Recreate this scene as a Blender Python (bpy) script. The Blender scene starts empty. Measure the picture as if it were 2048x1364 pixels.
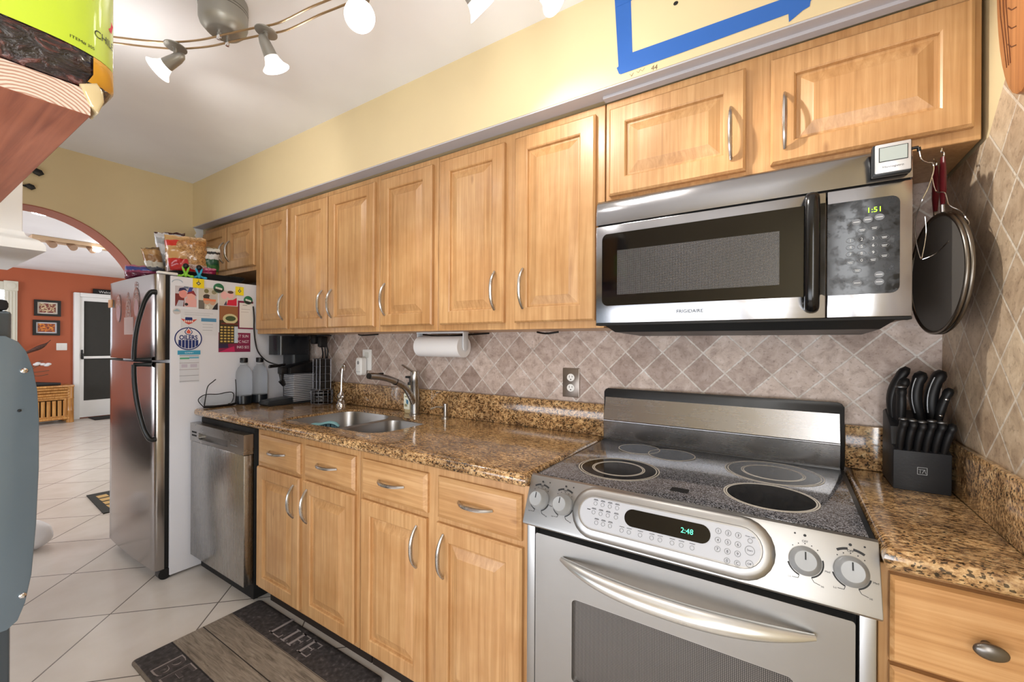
import bpy, bmesh, math, random
from mathutils import Vector, Matrix, noise
S = bpy.context.scene
COL = S.collection
random.seed(7)

# ------------------------------------------------------------------ camera, world, lights, exposure
YAW, ROLL, PITCH = 0.5748, 0.005, -0.0004
CAMLOC = Vector((0.6173, -1.6678, 1.2902))
_fw = Vector((-math.sin(YAW) * math.cos(PITCH), math.cos(YAW) * math.cos(PITCH), math.sin(PITCH)))
_rt = Vector((math.cos(YAW), math.sin(YAW), 0))
_up = _rt.cross(_fw)
_r2 = math.cos(ROLL) * _rt + math.sin(ROLL) * _up
_u2 = -math.sin(ROLL) * _rt + math.cos(ROLL) * _up
cam = bpy.data.cameras.new('camera')
cam.sensor_width = 36
cam.lens = 36 * 848.8 / 2048
cam.shift_y = 6.74 / 2048
cam.clip_start = 0.02
camo = bpy.data.objects.new('camera', cam)
COL.objects.link(camo)
camo.matrix_world = Matrix(((_r2.x, _u2.x, -_fw.x, CAMLOC.x), (_r2.y, _u2.y, -_fw.y, CAMLOC.y), (_r2.z, _u2.z, -_fw.z, CAMLOC.z), (0, 0, 0, 1)))
S.camera = camo
S.view_settings.view_transform = 'Standard'
S.view_settings.look = 'None'
S.view_settings.gamma = 1
S.view_settings.exposure = 0.06
W = bpy.data.worlds.new('sky')
S.world = W
W.use_nodes = True
_bg = W.node_tree.nodes['Background']
_bg.inputs[0].default_value = (0.62, 0.74, 1.0, 1)
_bg.inputs[1].default_value = 1.0


def area(name, loc, aim, sx, sy, power, col):
    l = bpy.data.lights.new(name, 'AREA')
    l.shape = 'RECTANGLE'
    l.size, l.size_y, l.energy, l.color = sx, sy, power, col
    o = bpy.data.objects.new(name, l)
    COL.objects.link(o)
    o.location = loc
    o.rotation_euler = (Vector(aim) - Vector(loc)).to_track_quat('-Z', 'Y').to_euler()
    return o


# fill lights added out of view, standing in for daylight in kitchen and living room
area('kitchen_fill_light', (-0.75, -2.40, 0.68), (-0.45, 0, 1.35), 2.7, 0.76, 35, (0.95, 0.97, 1.0))  # unseen added fill, set low to stay out of the microwave's reflection
area('side_fill_light', (0.97, -2.08, 1.45), (-1.6, -0.9, 1.5), 0.6, 1.3, 38, (0.96, 0.98, 1.0))  # added fill for the arch wall and fridge side; the wall has no window
area('living_room_fill_light', (-6.0, -4.35, 1.45), (-6.4, 0, 1.3), 3.2, 1.9, 120, (0.96, 0.98, 1.0))  # added fill at an unseen living room opening
area('living_side_fill_light', (-5.6, 1.85, 1.3), (-5.9, 0, 1.2), 1.8, 1.8, 45, (0.97, 0.98, 1.0))  # second added living room fill, also out of view

# ------------------------------------------------------------------ materials


def lin(c):
    return tuple(((v / 255) / 12.92 if v / 255 <= 0.04045 else ((v / 255 + 0.055) / 1.055) ** 2.4) for v in c[:3]) + (1.0,)


MATS = {}


def mat(name, rgb=(200, 200, 200), rough=0.5, metal=0.0, spec=None, emit=None, emit_s=0, trans=0, ior=1.45, coat=0, alpha=1, bump=0, bscale=200):
    if name in MATS:
        return MATS[name]
    m = bpy.data.materials.new(name)
    m.use_nodes = True
    b = m.node_tree.nodes['Principled BSDF']
    b.inputs['Base Color'].default_value = lin(rgb)
    b.inputs['Roughness'].default_value = rough
    b.inputs['Metallic'].default_value = metal
    b.inputs['IOR'].default_value = ior
    if spec is not None:
        b.inputs['Specular IOR Level'].default_value = spec
    if emit:
        b.inputs['Emission Color'].default_value = lin(emit)
        b.inputs['Emission Strength'].default_value = emit_s
    if trans:
        b.inputs['Transmission Weight'].default_value = trans
    if coat:
        b.inputs['Coat Weight'].default_value = coat
        b.inputs['Coat Roughness'].default_value = 0.08
    if alpha < 1:
        b.inputs['Alpha'].default_value = alpha
    nt = m.node_tree
    # every surface gets a faint procedural variation so that nothing is perfectly flat in tone
    if not trans and not emit:
        tc = nt.nodes.new('ShaderNodeTexCoord')
        nz = nt.nodes.new('ShaderNodeTexNoise')
        nz.inputs['Scale'].default_value = 22
        nz.inputs['Detail'].default_value = 5
        nt.links.new(tc.outputs['Object'], nz.inputs['Vector'])
        mr = nt.nodes.new('ShaderNodeMapRange')
        mr.inputs['To Min'].default_value = max(0.02, rough - 0.06)
        mr.inputs['To Max'].default_value = min(1, rough + 0.06)
        nt.links.new(nz.outputs['Fac'], mr.inputs['Value'])
        nt.links.new(mr.outputs['Result'], b.inputs['Roughness'])
        if bump:
            n2 = nt.nodes.new('ShaderNodeTexNoise')
            n2.inputs['Scale'].default_value = bscale
            nt.links.new(tc.outputs['Object'], n2.inputs['Vector'])
            bp = nt.nodes.new('ShaderNodeBump')
            bp.inputs['Strength'].default_value = bump
            bp.inputs['Distance'].default_value = 0.002
            nt.links.new(n2.outputs['Fac'], bp.inputs['Height'])
            nt.links.new(bp.outputs['Normal'], b.inputs['Normal'])
    MATS[name] = m
    return m


class NT:
    """small node helper"""

    def __init__(s, name):
        s.m = bpy.data.materials.new(name)
        s.m.use_nodes = True
        s.t = s.m.node_tree
        s.b = s.t.nodes['Principled BSDF']
        MATS[name] = s.m

    def n(s, kind, **kw):
        nd = s.t.nodes.new('ShaderNode' + kind)
        for k, v in kw.items():
            if k.startswith('_'):
                setattr(nd, k[1:], v)
            else:
                inp = nd.inputs[k.replace('__', ' ')]
                if hasattr(v, 'is_output'):
                    s.t.links.new(v, inp)
                else:
                    inp.default_value = v
        return nd

    def set(s, key, v):
        if hasattr(v, 'is_output'):
            s.t.links.new(v, s.b.inputs[key])
        else:
            s.b.inputs[key].default_value = v

    def ramp(s, fac, stops, interp='LINEAR'):
        r = s.t.nodes.new('ShaderNodeValToRGB')
        r.color_ramp.interpolation = interp
        e = r.color_ramp.elements
        while len(e) < len(stops):
            e.new(0.5)
        for el, (p, c) in zip(e, stops):
            el.position = p
            el.color = lin(c)
        s.t.links.new(fac, r.inputs['Fac'])
        return r.outputs['Color']

    def mix(s, fac, a, b, mode='MIX'):
        x = s.t.nodes.new('ShaderNodeMix')
        x.data_type = 'RGBA'
        x.blend_type = mode
        for key, v in ((0, fac), (6, a), (7, b)):
            if hasattr(v, 'is_output'):
                s.t.links.new(v, x.inputs[key])
            else:
                x.inputs[key].default_value = v if key == 0 else (v if len(v) == 4 else lin(v))
        return x.outputs[2]

    def coords(s, out='Object', loc=(0, 0, 0), rot=(0, 0, 0), scale=(1, 1, 1)):
        tc = s.t.nodes.new('ShaderNodeTexCoord')
        return s.n('Mapping', Vector=tc.outputs[out], Location=loc, Rotation=rot, Scale=scale).outputs[0]

    def bump(s, h, strength=0.3, dist=0.002):
        s.set('Normal', s.n('Bump', Height=h, Strength=strength, Distance=dist).outputs[0])


def wood(name, dark, mid, light, axis='z', rough=0.34, fine=1.0, coat=0.25, knots=True, tint=0.14):
    k = NT(name)
    sc = {'z': (30, 30, 1.0), 'x': (1.0, 30, 30), 'y': (30, 1.0, 30)}[axis]
    oi = k.t.nodes.new('ShaderNodeObjectInfo')
    off = k.n('VectorMath', _operation='SCALE', Scale=40.0).outputs[0]
    vm = off.node
    cx = k.n('CombineXYZ')
    for i in range(3):
        k.t.links.new(oi.outputs['Random'], cx.inputs[i])
    k.t.links.new(cx.outputs[0], vm.inputs[0])
    tc = k.t.nodes.new('ShaderNodeTexCoord')
    add = k.n('VectorMath', _operation='ADD')
    k.t.links.new(tc.outputs['Object'], add.inputs[0])
    k.t.links.new(off, add.inputs[1])
    v = k.n('Mapping', Vector=add.outputs[0], Scale=sc).outputs[0]
    n1 = k.n('TexNoise', Vector=v, Scale=2.4 * fine, Detail=8.0, Roughness=0.62, Distortion=0.7).outputs['Fac']
    c = k.ramp(n1, [(0.30, dark), (0.50, mid), (0.70, light)])
    n2 = k.n('TexNoise', Vector=add.outputs[0], Scale=5.0, Detail=3.0, Roughness=0.6).outputs['Fac']
    blot = k.ramp(n2, [(0.35, (236, 224, 210)), (0.62, (255, 255, 255))])
    c = k.mix(0.8, c, blot, 'MULTIPLY')
    if knots:
        vv = k.n('Mapping', Vector=add.outputs[0], Scale={'z': (9, 9, 3), 'x': (3, 9, 9), 'y': (9, 3, 9)}[axis]).outputs[0]
        vo = k.n('TexVoronoi', Vector=vv, Scale=0.9).outputs['Distance']
        kn = k.ramp(vo, [(0.02, (150, 112, 78)), (0.07, (255, 255, 255))])
        c = k.mix(0.45, c, kn, 'MULTIPLY')
    rv = k.n('MapRange', Value=oi.outputs['Random'], To__Min=1 - tint, To__Max=1.0).outputs[0]
    hs = k.n('HueSaturation', Value=rv, Color=c)
    k.set('Base Color', hs.outputs[0])
    k.set('Roughness', rough)
    k.set('Coat Weight', coat)
    k.set('Coat Roughness', 0.22)
    k.bump(n1, 0.06, 0.001)
    return k.m


def steel(name, rgb=(176, 174, 172), rough=0.27, axis='x', aniso=0.0, smudge=0.12):
    k = NT(name)
    sc = {'x': (2, 220, 220), 'z': (220, 220, 2), 'y': (220, 2, 220)}[axis]
    v = k.coords(scale=sc)
    n1 = k.n('TexNoise', Vector=v, Scale=1.5, Detail=3.0).outputs['Fac']
    sm = k.n('TexNoise', Vector=k.coords(), Scale=9.0, Detail=4.0, Roughness=0.7).outputs['Fac']
    r1 = k.n('MapRange', Value=n1, To__Min=rough - 0.025, To__Max=rough + 0.025).outputs[0]
    r2 = k.n('MapRange', Value=sm, From__Min=0.4, From__Max=0.7, To__Min=0.0, To__Max=smudge).outputs[0]
    k.set('Roughness', k.n('Math', _operation='ADD', **{'0': 0} if False else {}).outputs[0])
    ad = [x for x in k.t.nodes if x.type == 'MATH'][-1]
    k.t.links.new(r1, ad.inputs[0])
    k.t.links.new(r2, ad.inputs[1])
    k.set('Base Color', lin(rgb))
    k.set('Metallic', 1.0)
    return k.m


def granite(name):
    k = NT(name)
    v = k.coords(rot=(0.5, 0.3, 0.5), scale=(1, 1.9, 1.2))
    w = k.n('TexNoise', Vector=v, Scale=9.0, Detail=4.0).outputs['Color']
    vd = k.mix(0.035, v, w, 'ADD')
    n1 = k.n('TexNoise', Vector=vd, Scale=62.0, Detail=8.0, Roughness=0.72).outputs['Fac']
    c = k.ramp(n1, [(0.29, (30, 24, 20)), (0.39, (104, 76, 52)), (0.48, (168, 132, 92)), (0.57, (206, 172, 126)), (0.70, (228, 206, 170))])
    vo = k.n('TexVoronoi', Vector=vd, Scale=210.0).outputs['Color']
    g = k.n('SeparateColor', Color=vo).outputs[0]
    sp = k.ramp(g, [(0.0, (18, 14, 13)), (0.17, (30, 22, 19)), (0.21, (255, 255, 255)), (1.0, (255, 255, 255))])
    c = k.mix(0.85, c, sp, 'MULTIPLY')
    big = k.n('TexNoise', Vector=v, Scale=7.0, Detail=3.0).outputs['Fac']
    cb = k.ramp(big, [(0.35, (176, 168, 160)), (0.6, (255, 250, 240))])
    c = k.mix(0.8, c, cb, 'MULTIPLY')
    k.set('Base Color', c)
    k.set('Roughness', 0.13)
    k.set('Coat Weight', 0.4)
    k.set('Coat Roughness', 0.04)
    return k.m


def tiles(name, axes, size, mortar, c1, c2, grout, rough, origin, rot=math.pi / 4, var=0.5, stone=True, bumpd=0.002):
    k = NT(name)
    tc = k.t.nodes.new('ShaderNodeTexCoord')
    sp = k.n('SeparateXYZ', Vector=tc.outputs['Object'])
    cx = k.n('CombineXYZ', X=sp.outputs[axes[0]], Y=sp.outputs[axes[1]])
    sub = k.n('VectorMath', _operation='SUBTRACT')
    k.t.links.new(cx.outputs[0], sub.inputs[0])
    sub.inputs[1].default_value = (origin[0], origin[1], 0)
    v = k.n('Mapping', Vector=sub.outputs[0], Rotation=(0, 0, rot)).outputs[0]
    jit = k.n('TexNoise', Vector=cx.outputs[0], Scale=45.0, Detail=2.0).outputs['Color']
    vj = k.mix(0.0022 if stone else 0.0, v, jit, 'ADD')
    br = k.n('TexBrick', Vector=vj, Scale=1.0, Mortar__Size=mortar, Mortar__Smooth=0.25, Brick__Width=size, Row__Height=size, _offset=0.0, Bias=0.0)
    br.inputs['Color1'].default_value = lin(c1)
    br.inputs['Color2'].default_value = lin(c2)
    br.inputs['Mortar'].default_value = lin(grout)
    c = br.outputs['Color']
    if stone:
        n1 = k.n('TexNoise', Vector=tc.outputs['Object'], Scale=24.0, Detail=9.0, Roughness=0.68, Distortion=0.5).outputs['Fac']
        c = k.mix(0.75, c, k.ramp(n1, [(0.32, (168, 152, 140)), (0.5, (226, 218, 210)), (0.66, (255, 255, 255))]), 'MULTIPLY')
        pit = k.n('TexNoise', Vector=tc.outputs['Object'], Scale=95.0, Detail=4.0).outputs['Fac']
        c = k.mix(0.4, c, k.ramp(pit, [(0.33, (150, 134, 122)), (0.42, (255, 255, 255))]), 'MULTIPLY')
    else:
        n1 = k.n('TexNoise', Vector=tc.outputs['Object'], Scale=6.0, Detail=6.0).outputs['Fac']
        c = k.mix(0.5, c, k.ramp(n1, [(0.35, (238, 234, 228)), (0.65, (255, 255, 255))]), 'MULTIPLY')
    k.set('Base Color', c)
    k.set('Roughness', rough)
    inv = k.n('Math', _operation='SUBTRACT')
    inv.inputs[0].default_value = 1.0
    k.t.links.new(br.outputs['Fac'], inv.inputs[1])
    h = inv.outputs[0]
    if stone:
        a = k.n('Math', _operation='MULTIPLY_ADD')
        k.t.links.new(n1, a.inputs[0])
        a.inputs[1].default_value = 0.35
        k.t.links.new(h, a.inputs[2])
        h = a.outputs[0]
    k.bump(h, 0.55, bumpd)
    return k.m


def paint(name, rgb, rough=0.6, bump=0.12):
    k = NT(name)
    v = k.coords()
    n1 = k.n('TexNoise', Vector=v, Scale=2.2, Detail=3.0).outputs['Fac']
    n2 = k.n('TexNoise', Vector=v, Scale=160.0, Detail=2.0).outputs['Fac']
    d = tuple(int(x * 0.975) for x in rgb)
    k.set('Base Color', k.ramp(n1, [(0.35, d), (0.65, rgb)]))
    k.set('Roughness', rough)
    k.bump(n2, bump, 0.001)
    return k.m


def banded(name, stops, axis=2, rough=0.35, wob=0.08, coat=0.3, scale=6.0, alt=None, xr=(0.3, 0.75)):
    """printed plastic: colour bands across the bag, wavering a little"""
    k = NT(name)
    tc = k.t.nodes.new('ShaderNodeTexCoord')
    sp = k.n('SeparateXYZ', Vector=tc.outputs['Generated'])
    nz = k.n('TexNoise', Vector=tc.outputs['Generated'], Scale=scale, Detail=4.0).outputs['Fac']
    a = k.n('Math', _operation='MULTIPLY_ADD')
    k.t.links.new(nz, a.inputs[0])
    a.inputs[1].default_value = wob * 2
    k.t.links.new(sp.outputs[axis], a.inputs[2])
    b2 = k.n('Math', _operation='SUBTRACT')
    k.t.links.new(a.outputs[0], b2.inputs[0])
    b2.inputs[1].default_value = wob
    col = k.ramp(b2.outputs[0], stops, 'CONSTANT')
    if alt:
        # a second set of colours outside a central label
        fine = k.n('TexNoise', Vector=tc.outputs['Generated'], Scale=26.0, Detail=3.0, Distortion=1.2).outputs['Fac']
        spk = k.ramp(fine, [(0.42, (120, 76, 44)), (0.55, (255, 255, 255))])
        col2 = k.mix(0.6, k.ramp(b2.outputs[0], alt, 'CONSTANT'), spk, 'MULTIPLY')
        msk = k.ramp(sp.outputs[0], [(0.0, (0, 0, 0)), (xr[0], (255, 255, 255)), (xr[1], (0, 0, 0))], 'CONSTANT')
        col = k.mix(k.n('RGBToBW', Color=msk).outputs[0], col2, col)
    k.set('Base Color', col)
    k.set('Roughness', rough)
    k.set('Coat Weight', coat)
    return k.m


def meshmat(name, c_hi, c_lo, scale, axes=(0, 2), rough=0.3, coat=0.6):
    """fine perforated screen"""
    k = NT(name)
    tc = k.t.nodes.new('ShaderNodeTexCoord')
    sp = k.n('SeparateXYZ', Vector=tc.outputs['Object'])
    cx = k.n('CombineXYZ', X=sp.outputs[axes[0]], Y=sp.outputs[axes[1]])
    vo = k.n('TexVoronoi', Vector=cx.outputs[0], Scale=scale, Randomness=0.0).outputs['Distance']
    k.set('Base Color', k.ramp(vo, [(0.30, c_lo), (0.42, c_hi)]))
    k.set('Roughness', rough)
    k.set('Coat Weight', coat)
    k.set('Coat Roughness', 0.05)
    return k.m


MAPLE = wood('maple', (172, 129, 83), (190, 147, 99), (205, 164, 116), 'z', tint=0.08, coat=0.12, rough=0.38)
MAPLE_X = wood('maple_across', (172, 129, 83), (190, 147, 99), (205, 164, 116), 'x', tint=0.08, coat=0.12, rough=0.38)
OAK = wood('plain_sawn_drawer', (166, 118, 70), (194, 148, 98), (210, 168, 120), 'x', fine=0.8)
PINE = wood('red_stained_plank', (112, 58, 40), (140, 80, 57), (156, 94, 68), 'x', rough=0.45, coat=0.1, tint=0.0)
PLAQ = wood('carved_wood', (150, 92, 52), (184, 124, 76), (200, 142, 92), 'z', rough=0.4, tint=0.0)
BAMB = wood('bamboo', (150, 96, 44), (196, 140, 72), (220, 172, 104), 'z', rough=0.3, knots=False)
DRIFT = wood('dark_driftwood', (52, 32, 30), (84, 54, 48), (112, 78, 66), 'x', rough=0.6, coat=0)
STEEL = steel('brushed_steel', smudge=0.05)
STEEL_V = steel('brushed_steel_upright', axis='z', smudge=0.01)
STEEL_F = steel('fridge_steel', (158, 154, 152), 0.2, 'z', smudge=0.02)
STEEL_M = steel('microwave_steel', (158, 158, 161), 0.17, 'x', smudge=0.03)
STEEL_R = steel('range_steel', (166, 165, 164), 0.38, 'x', smudge=0.05)
SINKST = steel('sink_steel', (170, 170, 172), 0.3, 'x')
NICKEL = mat('satin_nickel', (188, 186, 184), 0.28, 1.0)
CHROME = mat('chrome', (214, 214, 216), 0.1, 1.0)
GRANITE = granite('granite')
TILE_B = tiles('travertine_back', (0, 2), 0.1008, 0.0032, (214, 200, 193), (170, 152, 144), (220, 216, 213), 0.5, (0.578, 1.19))
TILE_R_LIT = tiles('travertine_right_lit', (1, 2), 0.1008, 0.0032, (216, 197, 170), (188, 166, 141), (224, 216, 202), 0.5, (-0.317 + 0.0713, 1.759 - 0.0713))  # same stone as the back tiles, warm lamplight mixed into the colours
FLOOR_M = tiles('floor_tile', (0, 1), 0.457, 0.0034, (214, 207, 199), (208, 200, 192), (112, 104, 98), 0.26, (-2.072, -1.011), stone=False, bumpd=0.001)
YELLOW = paint('yellow_paint', (220, 202, 160))
ORANGE = paint('orange_paint', (172, 88, 54))
WHITE_C = paint('ceiling_white', (240, 241, 245), 0.85)
WHITE_P = paint('white_trim_paint', (238, 240, 242), 0.4, 0.03)
GREYW = paint('grey_underside', (186, 186, 194), 0.7)
TERRA = paint('terracotta_paint', (166, 98, 76), 0.5)
BLACK = mat('black_plastic', (16, 16, 18), 0.35)
BLACKG = mat('black_glass', (8, 8, 10), 0.06)
BLACKM = mat('black_matte', (14, 14, 15), 0.7)
CHAR = mat('charcoal_plastic', (34, 38, 42), 0.38)
WHITE = mat('white_plastic', (232, 232, 230), 0.4)
WHITEE = mat('white_enamel', (218, 218, 224), 0.32, bump=0.06, bscale=420)
PAPER = mat('white_paper', (226, 226, 228), 0.8)
LGREY = mat('light_grey_plastic', (188, 189, 190), 0.4)
MGREY = mat('grey_plastic', (128, 130, 132), 0.4)
DGREY = mat('dark_grey_metal', (58, 62, 66), 0.35, 0.7)
INK = mat('black_ink', (24, 24, 26), 0.6)
GINK = mat('grey_ink', (106, 108, 112), 0.6)
WINK = mat('white_ink', (214, 216, 218), 0.6)
CLEARP = mat('clear_plastic', (235, 238, 240), 0.06, trans=1.0, ior=1.25)
FROST = mat('frosted_glass', (244, 244, 246), 0.35, trans=0.6, ior=1.3, emit=(255, 246, 232), emit_s=0.3)
BULB = mat('lit_bulb', (255, 255, 255), 0.5, emit=(255, 248, 236), emit_s=30)


def flat(rgb, rough=0.6):
    return mat('print_%d_%d_%d' % tuple(rgb), rgb, rough)


# ------------------------------------------------------------------ geometry helpers
class MB:
    def __init__(s):
        s.bm = bmesh.new()
        s.m = 0

    def _f(s, vs):
        try:
            f = s.bm.faces.new(vs)
            f.material_index = s.m
            return f
        except ValueError:
            return None

    def box(s, x0, x1, y0, y1, z0, z1, bev=0.0, seg=2, mtx=None):
        b = bmesh.new()
        P = [Vector((x, y, z)) for z in (z0, z1) for y in (y0, y1) for x in (x0, x1)]
        v = [b.verts.new(p) for p in P]
        for q in ((0, 2, 3, 1), (4, 5, 7, 6), (0, 1, 5, 4), (2, 6, 7, 3), (0, 4, 6, 2), (1, 3, 7, 5)):
            b.faces.new([v[i] for i in q])
        if bev:
            bmesh.ops.bevel(b, geom=list(b.edges), offset=bev, segments=seg, profile=0.5, affect='EDGES')
        s.merge(b, mtx)
        return s

    def merge(s, b, mtx=None):
        mp = {}
        for v in b.verts:
            mp[v] = s.bm.verts.new(mtx @ v.co if mtx else v.co)
        for f in b.faces:
            s._f([mp[v] for v in f.verts])
        b.free()

    def _ring(s, c, a, b, ra, rb, seg):
        return [s.bm.verts.new(c + a * (ra * math.cos(t)) + b * (rb * math.sin(t))) for t in [2 * math.pi * i / seg for i in range(seg)]]

    def _skin(s, r1, r2):
        n = len(r1)
        for i in range(n):
            s._f([r1[i], r1[(i + 1) % n], r2[(i + 1) % n], r2[i]])

    def cyl(s, p0, p1, r0, r1=None, seg=24, cap=True):
        r1 = r0 if r1 is None else r1
        p0, p1 = Vector(p0), Vector(p1)
        d = (p1 - p0).normalized()
        a = d.orthogonal().normalized()
        b = d.cross(a)
        A = s._ring(p0, a, b, r0, r0, seg)
        B = s._ring(p1, a, b, r1, r1, seg)
        s._skin(A, B)
        if cap:
            s._f(list(reversed(A)))
            s._f(B)
        return s

    def tube(s, pts, r, seg=10, cap=True, flat=1.0, closed=False, ref=None):
        pts = [Vector(p) for p in pts]
        n = len(pts)
        rs = r if isinstance(r, (list, tuple)) else [r] * n
        rings = []
        prev = None
        for i in range(n):
            if closed:
                d = (pts[(i + 1) % n] - pts[i - 1]).normalized()
            else:
                d = (pts[min(i + 1, n - 1)] - pts[max(i - 1, 0)]).normalized()
            if prev is None:
                a = (Vector(ref) if ref else d.orthogonal())
                a = (a - d * a.dot(d)).normalized()
            else:
                a = prev - d * prev.dot(d)
                a = a.normalized() if a.length > 1e-6 else d.orthogonal().normalized()
            prev = a
            rings.append(s._ring(pts[i], a, d.cross(a), rs[i], rs[i] * flat, seg))
        for i in range(n - 1):
            s._skin(rings[i], rings[i + 1])
        if closed:
            s._skin(rings[-1], rings[0])
        elif cap:
            s._f(list(reversed(rings[0])))
            s._f(rings[-1])
        return s

    def lathe(s, prof, o=(0, 0, 0), d=(0, 0, 1), seg=32, cap=True):
        o, d = Vector(o), Vector(d).normalized()
        a = d.orthogonal().normalized()
        b = d.cross(a)
        rings = [s._ring(o + d * h, a, b, max(r, 1e-5), max(r, 1e-5), seg) for r, h in prof]
        for i in range(len(rings) - 1):
            s._skin(rings[i], rings[i + 1])
        if cap:
            s._f(list(reversed(rings[0])))
            s._f(rings[-1])
        return s

    def ball(s, c, r, seg=20, rings=12):
        c = Vector(c)
        rx, ry, rz = r if isinstance(r, (tuple, list)) else (r, r, r)
        R = []
        for j in range(rings + 1):
            t = math.pi * j / rings
            k = max(math.sin(t), 1e-4)
            R.append([s.bm.verts.new(c + Vector((rx * k * math.cos(p), ry * k * math.sin(p), -rz * math.cos(t)))) for p in [2 * math.pi * i / seg for i in range(seg)]])
        for j in range(rings):
            s._skin(R[j], R[j + 1])
        s._f(list(reversed(R[0])))
        s._f(R[-1])
        return s

    def prism(s, poly, depth, bev=0.0, seg=2):
        """poly: 3D points of a planar outline; depth: extrusion vector"""
        b = bmesh.new()
        depth = Vector(depth)
        A = [b.verts.new(Vector(p)) for p in poly]
        B = [b.verts.new(Vector(p) + depth) for p in poly]
        n = len(A)
        fa = b.faces.new(A)
        fb = b.faces.new(list(reversed(B)))
        for i in range(n):
            b.faces.new([A[i], B[i], B[(i + 1) % n], A[(i + 1) % n]])
        bmesh.ops.recalc_face_normals(b, faces=list(b.faces))
        if bev:
            es = list(fa.edges) + list(fb.edges)
            bmesh.ops.bevel(b, geom=es, offset=bev, segments=seg, profile=0.5, affect='EDGES')
        s.merge(b)
        return s

    def loops(s, L, close=True, capa=True, capb=True):
        R = [[s.bm.verts.new(Vector(p)) for p in l] for l in L]
        for i in range(len(R) - 1):
            s._skin(R[i], R[i + 1])
        if capa:
            s._f(list(reversed(R[0])))
        if capb:
            s._f(R[-1])
        return s

    def panel(s, x0, x1, z0, z1, yf, th=0.02, prof=None):
        """a cabinet front: nested rectangles (inset, depth) facing -y"""
        prof = prof or RAISED
        L = [[(x0 + i, yf + d, z0 + i), (x1 - i, yf + d, z0 + i), (x1 - i, yf + d, z1 - i), (x0 + i, yf + d, z1 - i)] for i, d in [(0, th)] + prof]
        return s.loops(L)

    def holed(s, outer, holes, depth):
        """a slab with holes: outer and holes are 3D outlines, depth the extrusion"""
        b = bmesh.new()
        depth = Vector(depth)
        for lift in (Vector((0, 0, 0)), depth):
            es = []
            for lp in [outer] + holes:
                vs = [b.verts.new(Vector(p) + lift) for p in lp]
                es += [b.edges.new((vs[i], vs[(i + 1) % len(vs)])) for i in range(len(vs))]
            bmesh.ops.triangle_fill(b, use_beauty=True, edges=es, normal=depth)
        for lp in [outer] + holes:
            A = [b.verts.new(Vector(p)) for p in lp]
            B = [b.verts.new(Vector(p) + depth) for p in lp]
            for i in range(len(A)):
                b.faces.new([A[i], A[(i + 1) % len(A)], B[(i + 1) % len(A)], B[i]])
        bmesh.ops.remove_doubles(b, verts=list(b.verts), dist=1e-6)
        bmesh.ops.recalc_face_normals(b, faces=list(b.faces))
        s.merge(b)
        return s


RAISED = [(0, 0.006), (0.006, 0), (0.053, 0), (0.057, 0.003), (0.059, 0.0115), (0.066, 0.0115), (0.094, 0.002), (0.096, 0.001)]
SLAB = [(0, 0.009), (0.013, 0.0005), (0.016, 0)]

_txt = {}


def glyphs(t, bold=0.0):
    if (t, bold) not in _txt:
        cu = bpy.data.curves.new('glyphs', 'FONT')
        cu.body = t
        cu.size = 1
        cu.resolution_u = 3
        cu.offset = bold
        o = bpy.data.objects.new('glyphs', cu)
        me = bpy.data.meshes.new_from_object(o)
        _txt[t, bold] = ([v.co.copy() for v in me.vertices], [list(p.vertices) for p in me.polygons])
        bpy.data.objects.remove(o)
        bpy.data.curves.remove(cu)
        bpy.data.meshes.remove(me)
    return _txt[t, bold]


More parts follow.
